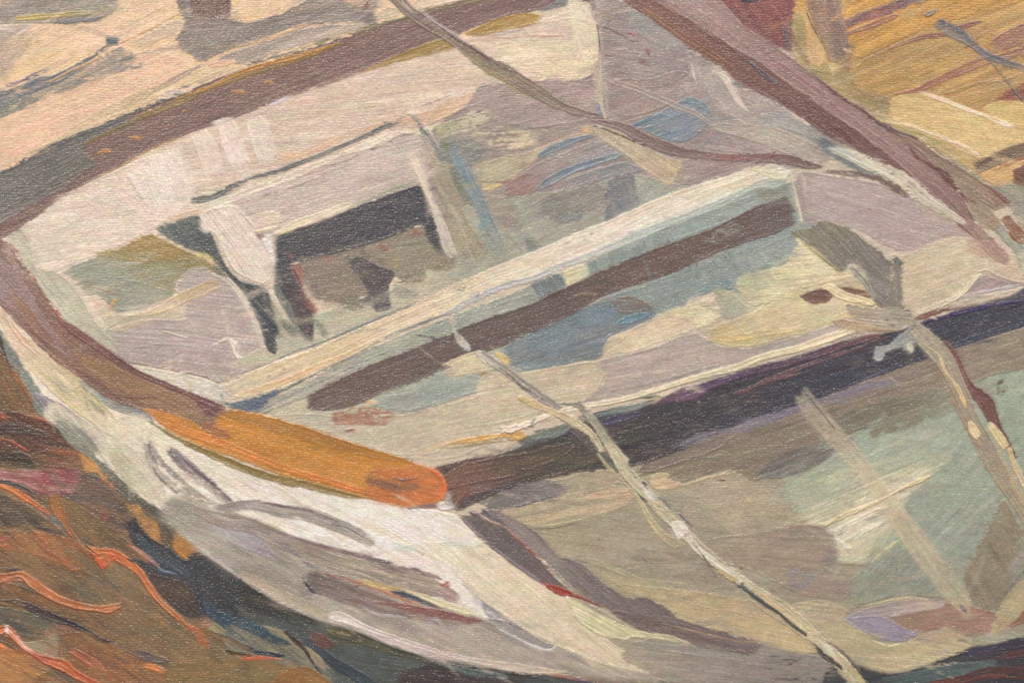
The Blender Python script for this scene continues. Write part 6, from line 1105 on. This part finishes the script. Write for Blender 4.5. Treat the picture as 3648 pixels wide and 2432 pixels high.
S('B3', "1380,790 1440,850 1500,950 1550,1060 1590,1130 1640,1190 1690,1240 1730,1330 1760,1390 1800,1460 1860,1568 1900,1640", [8,26,30,30,50,90,110,90,70,60,50,40], [(136,96,84),(140,100,88),(128,92,84),(124,88,80),(128,92,82)], mix=[((112,80,74),.28,4)], v=.09)
S('B3', "1190,720 1260,790 1340,870 1410,960 1460,1060 1510,1170 1560,1290 1610,1400 1660,1500 1710,1600 1760,1690 1830,1800 1900,1900 1980,2020 2060,2150", [90,130,140,134,120,112,112,116,130,130,126,120,110,110,110], [(178,168,144),(172,160,138),(170,156,134),(166,154,130),(164,150,128),(166,152,124),(168,154,124),(172,158,126)], mix=[((184,170,142),.28,5),((150,138,118),.25,5)], v=.07, H=.22, ct=3.5)
S('B3', "1340,960 1400,1080 1460,1200 1530,1340 1600,1480 1650,1568", [20,40,44,40,40,30], [(160,142,120),(166,146,122),(160,138,114)], o=.8, soft=3)
S('B3', "1265,835 1310,870 1360,910 1385,970 1410,1030 1450,1080 1500,1150 1530,1220 1555,1285", [5,10,16,34,22,18,30,30,10], [(200,182,140),(214,192,148),(218,196,142),(216,194,140)], H=.3, ridge=.1)
S('B3', "1575,1370 1600,1420 1625,1470 1640,1500", [24,60,56,20], [(222,200,156),(220,196,152)], H=.34)
S('B3', "1715,1375 1740,1420 1790,1490 1840,1568", [20,56,70,60], [(220,204,166),(214,194,146),(206,186,138)], H=.34)
S('C3', "1850,-80 1880,10 1910,80 1940,150 2000,250", [40,40,46,40,40], [(206,184,138),(208,190,152),(206,188,146)], H=.3)
S('C3', "1780,-60 1850,80 1900,200 1980,330", [30,30,36,30], [(186,170,132)], o=.8)
# ------------------------------------------------------------------ material: acrylic paint over canvas weave
def paint_material(name, weave=1.0, rough=0.42):
    m = bpy.data.materials.new(name); m.use_nodes = True
    nt = m.node_tree; N = nt.nodes; L = nt.links
    bsdf = N['Principled BSDF']
    at = N.new('ShaderNodeAttribute'); at.attribute_name = 'paint'
    tc = N.new('ShaderNodeTexCoord')
    def mapped(sx, sy, rot=0.0):
        mp = N.new('ShaderNodeMapping'); mp.inputs['Scale'].default_value = (sx, 1, sy)
        mp.inputs['Rotation'].default_value = (0, rot, 0)
        L.new(tc.outputs['Object'], mp.inputs['Vector']); return mp
    def noise(mp, detail=2):
        n = N.new('ShaderNodeTexNoise'); n.inputs['Scale'].default_value = 1.0
        n.inputs['Detail'].default_value = detail; n.inputs['Roughness'].default_value = 0.6
        L.new(mp.outputs[0], n.inputs['Vector']); return n
    weft = noise(mapped(800, 1300, math.radians(1.5)))
    warp = noise(mapped(1000, 700))
    fine = noise(mapped(1000, 1250), 2)
    patch = noise(mapped(9, 9), 1)
    def mth(op, a, b):
        n = N.new('ShaderNodeMath'); n.operation = op
        for i, v in enumerate((a, b)):
            if isinstance(v, (int, float)): n.inputs[i].default_value = v
            else: L.new(v, n.inputs[i])
        return n.outputs[0]
    cloth = mth('ADD', mth('MULTIPLY', weft.outputs['Fac'], 0.36), mth('MULTIPLY', warp.outputs['Fac'], 0.36))
    cloth = mth('ADD', cloth, mth('MULTIPLY', fine.outputs['Fac'], 0.36))
    bmp = N.new('ShaderNodeBump'); bmp.inputs['Distance'].default_value = 0.00024 * weave
    bmp.inputs['Strength'].default_value = 0.85
    L.new(cloth, bmp.inputs['Height'])
    L.new(bmp.outputs[0], bsdf.inputs['Normal'])
    gl = N.new('ShaderNodeBump'); gl.inputs['Distance'].default_value = 0.00070 * weave; gl.inputs['Strength'].default_value = 1.0
    L.new(cloth, gl.inputs['Height']); L.new(gl.outputs[0], bsdf.inputs['Coat Normal'])
    bsdf.inputs['Coat Weight'].default_value = 0.9; bsdf.inputs['Coat Roughness'].default_value = 0.22
    # pigment: a little speckle, thinner on the crests of the threads
    mix = N.new('ShaderNodeMix'); mix.data_type = 'RGBA'; mix.blend_type = 'MULTIPLY'
    mix.inputs[0].default_value = 1.0
    r = N.new('ShaderNodeMapRange'); r.inputs[1].default_value = 0.35; r.inputs[2].default_value = 0.85
    r.inputs[3].default_value = 0.87; r.inputs[4].default_value = 1.13
    L.new(cloth, r.inputs[0])
    L.new(at.outputs['Color'], mix.inputs[6]); L.new(r.outputs[0], mix.inputs[7])
    L.new(mix.outputs[2], bsdf.inputs['Base Color'])
    rr = N.new('ShaderNodeMapRange'); rr.inputs[3].default_value = rough - 0.08; rr.inputs[4].default_value = rough + 0.14
    L.new(patch.outputs['Fac'], rr.inputs[0]); L.new(rr.outputs[0], bsdf.inputs['Roughness'])
    bsdf.inputs['Specular IOR Level'].default_value = 0.1
    return m

# ------------------------------------------------------------------ canvas and the paint relief, one mesh per painted thing
painting = bpy.data.objects.new('painting', None)
scene.collection.objects.link(painting)
painting['label'] = 'acrylic painting on canvas of a wooden rowing boat with mooring ropes, seen close up'
painting['category'] = 'painting'

# wet paint dragged a little along the last stroke over it
JJ, II = np.meshgrid(np.arange(GH), np.arange(GW), indexing='ij')
drag = (1.5 + 6.5 * field(40, 30, 41) * field(9, 6, 42) * 2).astype(np.float32)
drag *= np.where(np.isin(PID, [k for k, n in enumerate(PARTS) if n.startswith('mooring_rope') or n in ('mast', 'knot')]), .3, 1.).astype(np.float32)
acc = COL * 1.0; wt = 1.0
ach = HGT * 1.0
for kk in (-4, -3, -2, -1, 1, 2, 3, 4):
    wk = 1 - abs(kk) / 5.5
    jj = np.clip(np.rint(JJ + DRY * drag * kk / 4).astype(np.int32), 0, GH - 1)
    ii = np.clip(np.rint(II + DRX * drag * kk / 4).astype(np.int32), 0, GW - 1)
    acc += COL[jj, ii] * wk; ach += HGT[jj, ii] * wk; wt += wk
COL = acc / wt; HGT = .75 * HGT + .25 * ach / wt
COL = np.clip(COL, 0.004, None)
pv = 0.40
COL = pv * (COL / pv) ** 1.15            # pigment contrast before the varnish greys it
lum = COL @ np.array([.3, .6, .1], dtype=np.float32)
COL = np.clip(lum[..., None] + (COL - lum[..., None]) * 0.90, 0.003, 0.93)
COL = COL * np.array([1.045, 1.0, 1.02], dtype=np.float32)
# pigment speckle and thread lines at the size of the weave
spk = (field(3.4, 2.6, 31) - .5) * .9 + (field(1.9, 1.7, 32) - .5) * .6 + (field(6, 4.5, 33) - .5) * .5
line = sm(.66, .86, field(34, 2.3, 34)) * sm(.35, .75, field(60, 30, 35))
COL = COL * (1 + .14 * spk - .05 * line)[..., None]
hs = np.stack([field(4.5, 3.4, 36) - .5, field(5, 4, 37) - .5, field(4.2, 3.6, 38) - .5], -1)
COL = np.clip(COL * (1 + .10 * hs), 0.003, 0.93)
for _ in range(1):                      # soften the last grid-sized steps of the colour
    COL[1:-1, 1:-1] = (COL[1:-1, 1:-1] * 4 + COL[:-2, 1:-1] + COL[2:, 1:-1] + COL[1:-1, :-2] + COL[1:-1, 2:]) / 8
VX = (np.arange(GW) * STEP - MARG - NW / 2) * MM
VZ = -(np.arange(GH) * STEP - MARG - NH / 2) * MM
rows = (np.arange(GH, dtype=np.float32)[:, None] * STEP / 8.6 + 1.6 * field(70, 40, 51) + .5 * field(14, 12, 52))
WEAVE = .55 * field(4.0, 3.0, 53) + .38 * field(2.6, 2.2, 54) + .20 * np.sin(2 * np.pi * rows) * (.3 + field(16, 8, 55))
thread = (.45 + 1.0 * field(150, 110, 56)) * (1.12 - .45 * (np.arange(GW) / GW)[None, :] * (np.arange(GH) / GH)[:, None])
VY = -(HGT.astype(np.float64) * RELIEF + WEAVE * thread * 0.000125 * np.clip(1.15 - 1.8 * HGT, .25, 1)) - 0.0002
fid = PID[:-1, :-1].ravel()
idx = (np.arange(GH - 1)[:, None] * GW + np.arange(GW - 1)[None, :]).ravel()
gz, gx = np.gradient(VY)
nx = gx / (STEP * MM); nz = -gz / (STEP * MM)
nn = np.stack([nx, -np.ones_like(nx), nz], -1); nn /= np.linalg.norm(nn, axis=-1, keepdims=True)
nn = nn.reshape(-1, 3)
P3 = np.empty((GH, GW, 3), dtype=np.float32)
P3[..., 0] = VX[None, :]; P3[..., 1] = VY; P3[..., 2] = VZ[:, None]
P3 = P3.reshape(-1, 3); CF = np.clip(COL.reshape(-1, 3), 0, 1)

mat = paint_material('acrylic_paint')
TREE = {'painted_quay': (None, 'peach and grey painted quay with a brown post, top left'),
        'painted_shore': (None, 'ochre painted shore with mauve streaks and a pale block, top right'),
        'painted_water': (None, 'rust, olive and dark teal painted water, lower left and bottom'),
        'painted_boat': (None, 'cream and grey painted boat hull'),
        'painted_interior': ('painted_boat', None), 'painted_floor': ('painted_boat', None),
        'painted_deck': ('painted_boat', None), 'engine_box': ('painted_boat', None),
        'shadow_plank': ('painted_boat', None), 'thwart': ('painted_boat', None),
        'far_rail': ('painted_boat', None), 'near_rail': ('painted_boat', 'brown rail turning orange towards the corner'),
        'side_rail': ('painted_boat', 'mauve rail'), 'stem': ('painted_boat', None), 'transom': ('painted_boat', 'near-black band'),
        'stern_panel': ('painted_boat', None), 'hull_band': ('painted_boat', None),
        'mast': ('painted_boat', None), 'boat_pole': ('painted_boat', None), 
        'mooring_post': (None, 'brown painted post with its grey shade on the quay'), 'shore_post': (None, 'brown painted post beside an ochre strip'),
        'mooring_rope#1': (None, 'brown painted rope slanting down from the top edge'),
        'mooring_rope#2': (None, 'long cream and grey painted rope running to the bottom edge'),
        'mooring_rope#3': (None, 'tan painted rope bending down the right side from its knot'), 'knot': ('mooring_rope#3', None)}
made = {}
for k, name in enumerate(PARTS):
    q = idx[fid == k]
    if len(q) == 0: continue
    quad = np.stack([q, q + GW, q + GW + 1, q + 1], 1)
    used = np.zeros(GW * GH, bool); used[quad.ravel()] = True
    remap = np.cumsum(used) - 1
    quad = remap[quad].astype(np.int32); vi = np.nonzero(used)[0]
    me = bpy.data.meshes.new(name.split('#')[0])
    me.vertices.add(len(vi)); me.vertices.foreach_set('co', P3[vi].ravel())
    me.loops.add(quad.size); me.loops.foreach_set('vertex_index', quad.ravel())
    me.polygons.add(len(quad)); me.polygons.foreach_set('loop_start', np.arange(len(quad), dtype=np.int32) * 4)
    me.update(calc_edges=True)
    me.polygons.foreach_set('use_smooth', np.ones(len(quad), bool))
    ca = me.color_attributes.new('paint', 'FLOAT_COLOR', 'POINT')
    c4 = np.ones((len(vi), 4), np.float32); c4[:, :3] = CF[vi]
    ca.data.foreach_set('color', c4.ravel())
    me.normals_split_custom_set_from_vertices(nn[vi])
    me.materials.append(mat)
    o = bpy.data.objects.new(name.split('#')[0], me); scene.collection.objects.link(o)
    made[name] = o
for name, o in made.items():
    par, lab = TREE[name]
    o.parent = made[par] if par else painting
    if lab: o['label'] = lab

# stretched canvas behind the paint: a slab with rounded, wrapped edges
def canvas_mesh():
    import bmesh
    bm = bmesh.new()
    w = (NW / 2 + MARG - 1) * MM; h = (NH / 2 + MARG - 1) * MM
    bmesh.ops.create_cube(bm, size=1.0)
    for v in bm.verts:
        v.co.x *= 2 * w; v.co.z *= 2 * h
        v.co.y = 0.0005 if v.co.y < 0 else 0.019
    bmesh.ops.bevel(bm, geom=[e for e in bm.edges if all(v.co.y > 0.01 for v in e.verts)], offset=0.002, segments=2, affect='EDGES')
    me = bpy.data.meshes.new('canvas'); bm.to_mesh(me); bm.free()
    return me
linen = bpy.data.materials.new('primed_linen'); linen.use_nodes = True
nt = linen.node_tree; b = nt.nodes['Principled BSDF']
b.inputs['Roughness'].default_value = 0.8
tc = nt.nodes.new('ShaderNodeTexCoord'); n1 = nt.nodes.new('ShaderNodeTexNoise'); n1.inputs['Scale'].default_value = 900
nt.links.new(tc.outputs['Object'], n1.inputs['Vector'])
cr = nt.nodes.new('ShaderNodeValToRGB'); cr.color_ramp.elements[0].color = (.52, .47, .38, 1); cr.color_ramp.elements[1].color = (.68, .64, .55, 1)
nt.links.new(n1.outputs['Fac'], cr.inputs[0]); nt.links.new(cr.outputs[0], b.inputs['Base Color'])
bp = nt.nodes.new('ShaderNodeBump'); bp.inputs['Distance'].default_value = .0004; nt.links.new(n1.outputs['Fac'], bp.inputs['Height']); nt.links.new(bp.outputs[0], b.inputs['Normal'])
cme = canvas_mesh(); cme.materials.append(linen)
cv = bpy.data.objects.new('canvas', cme); scene.collection.objects.link(cv); cv.parent = painting
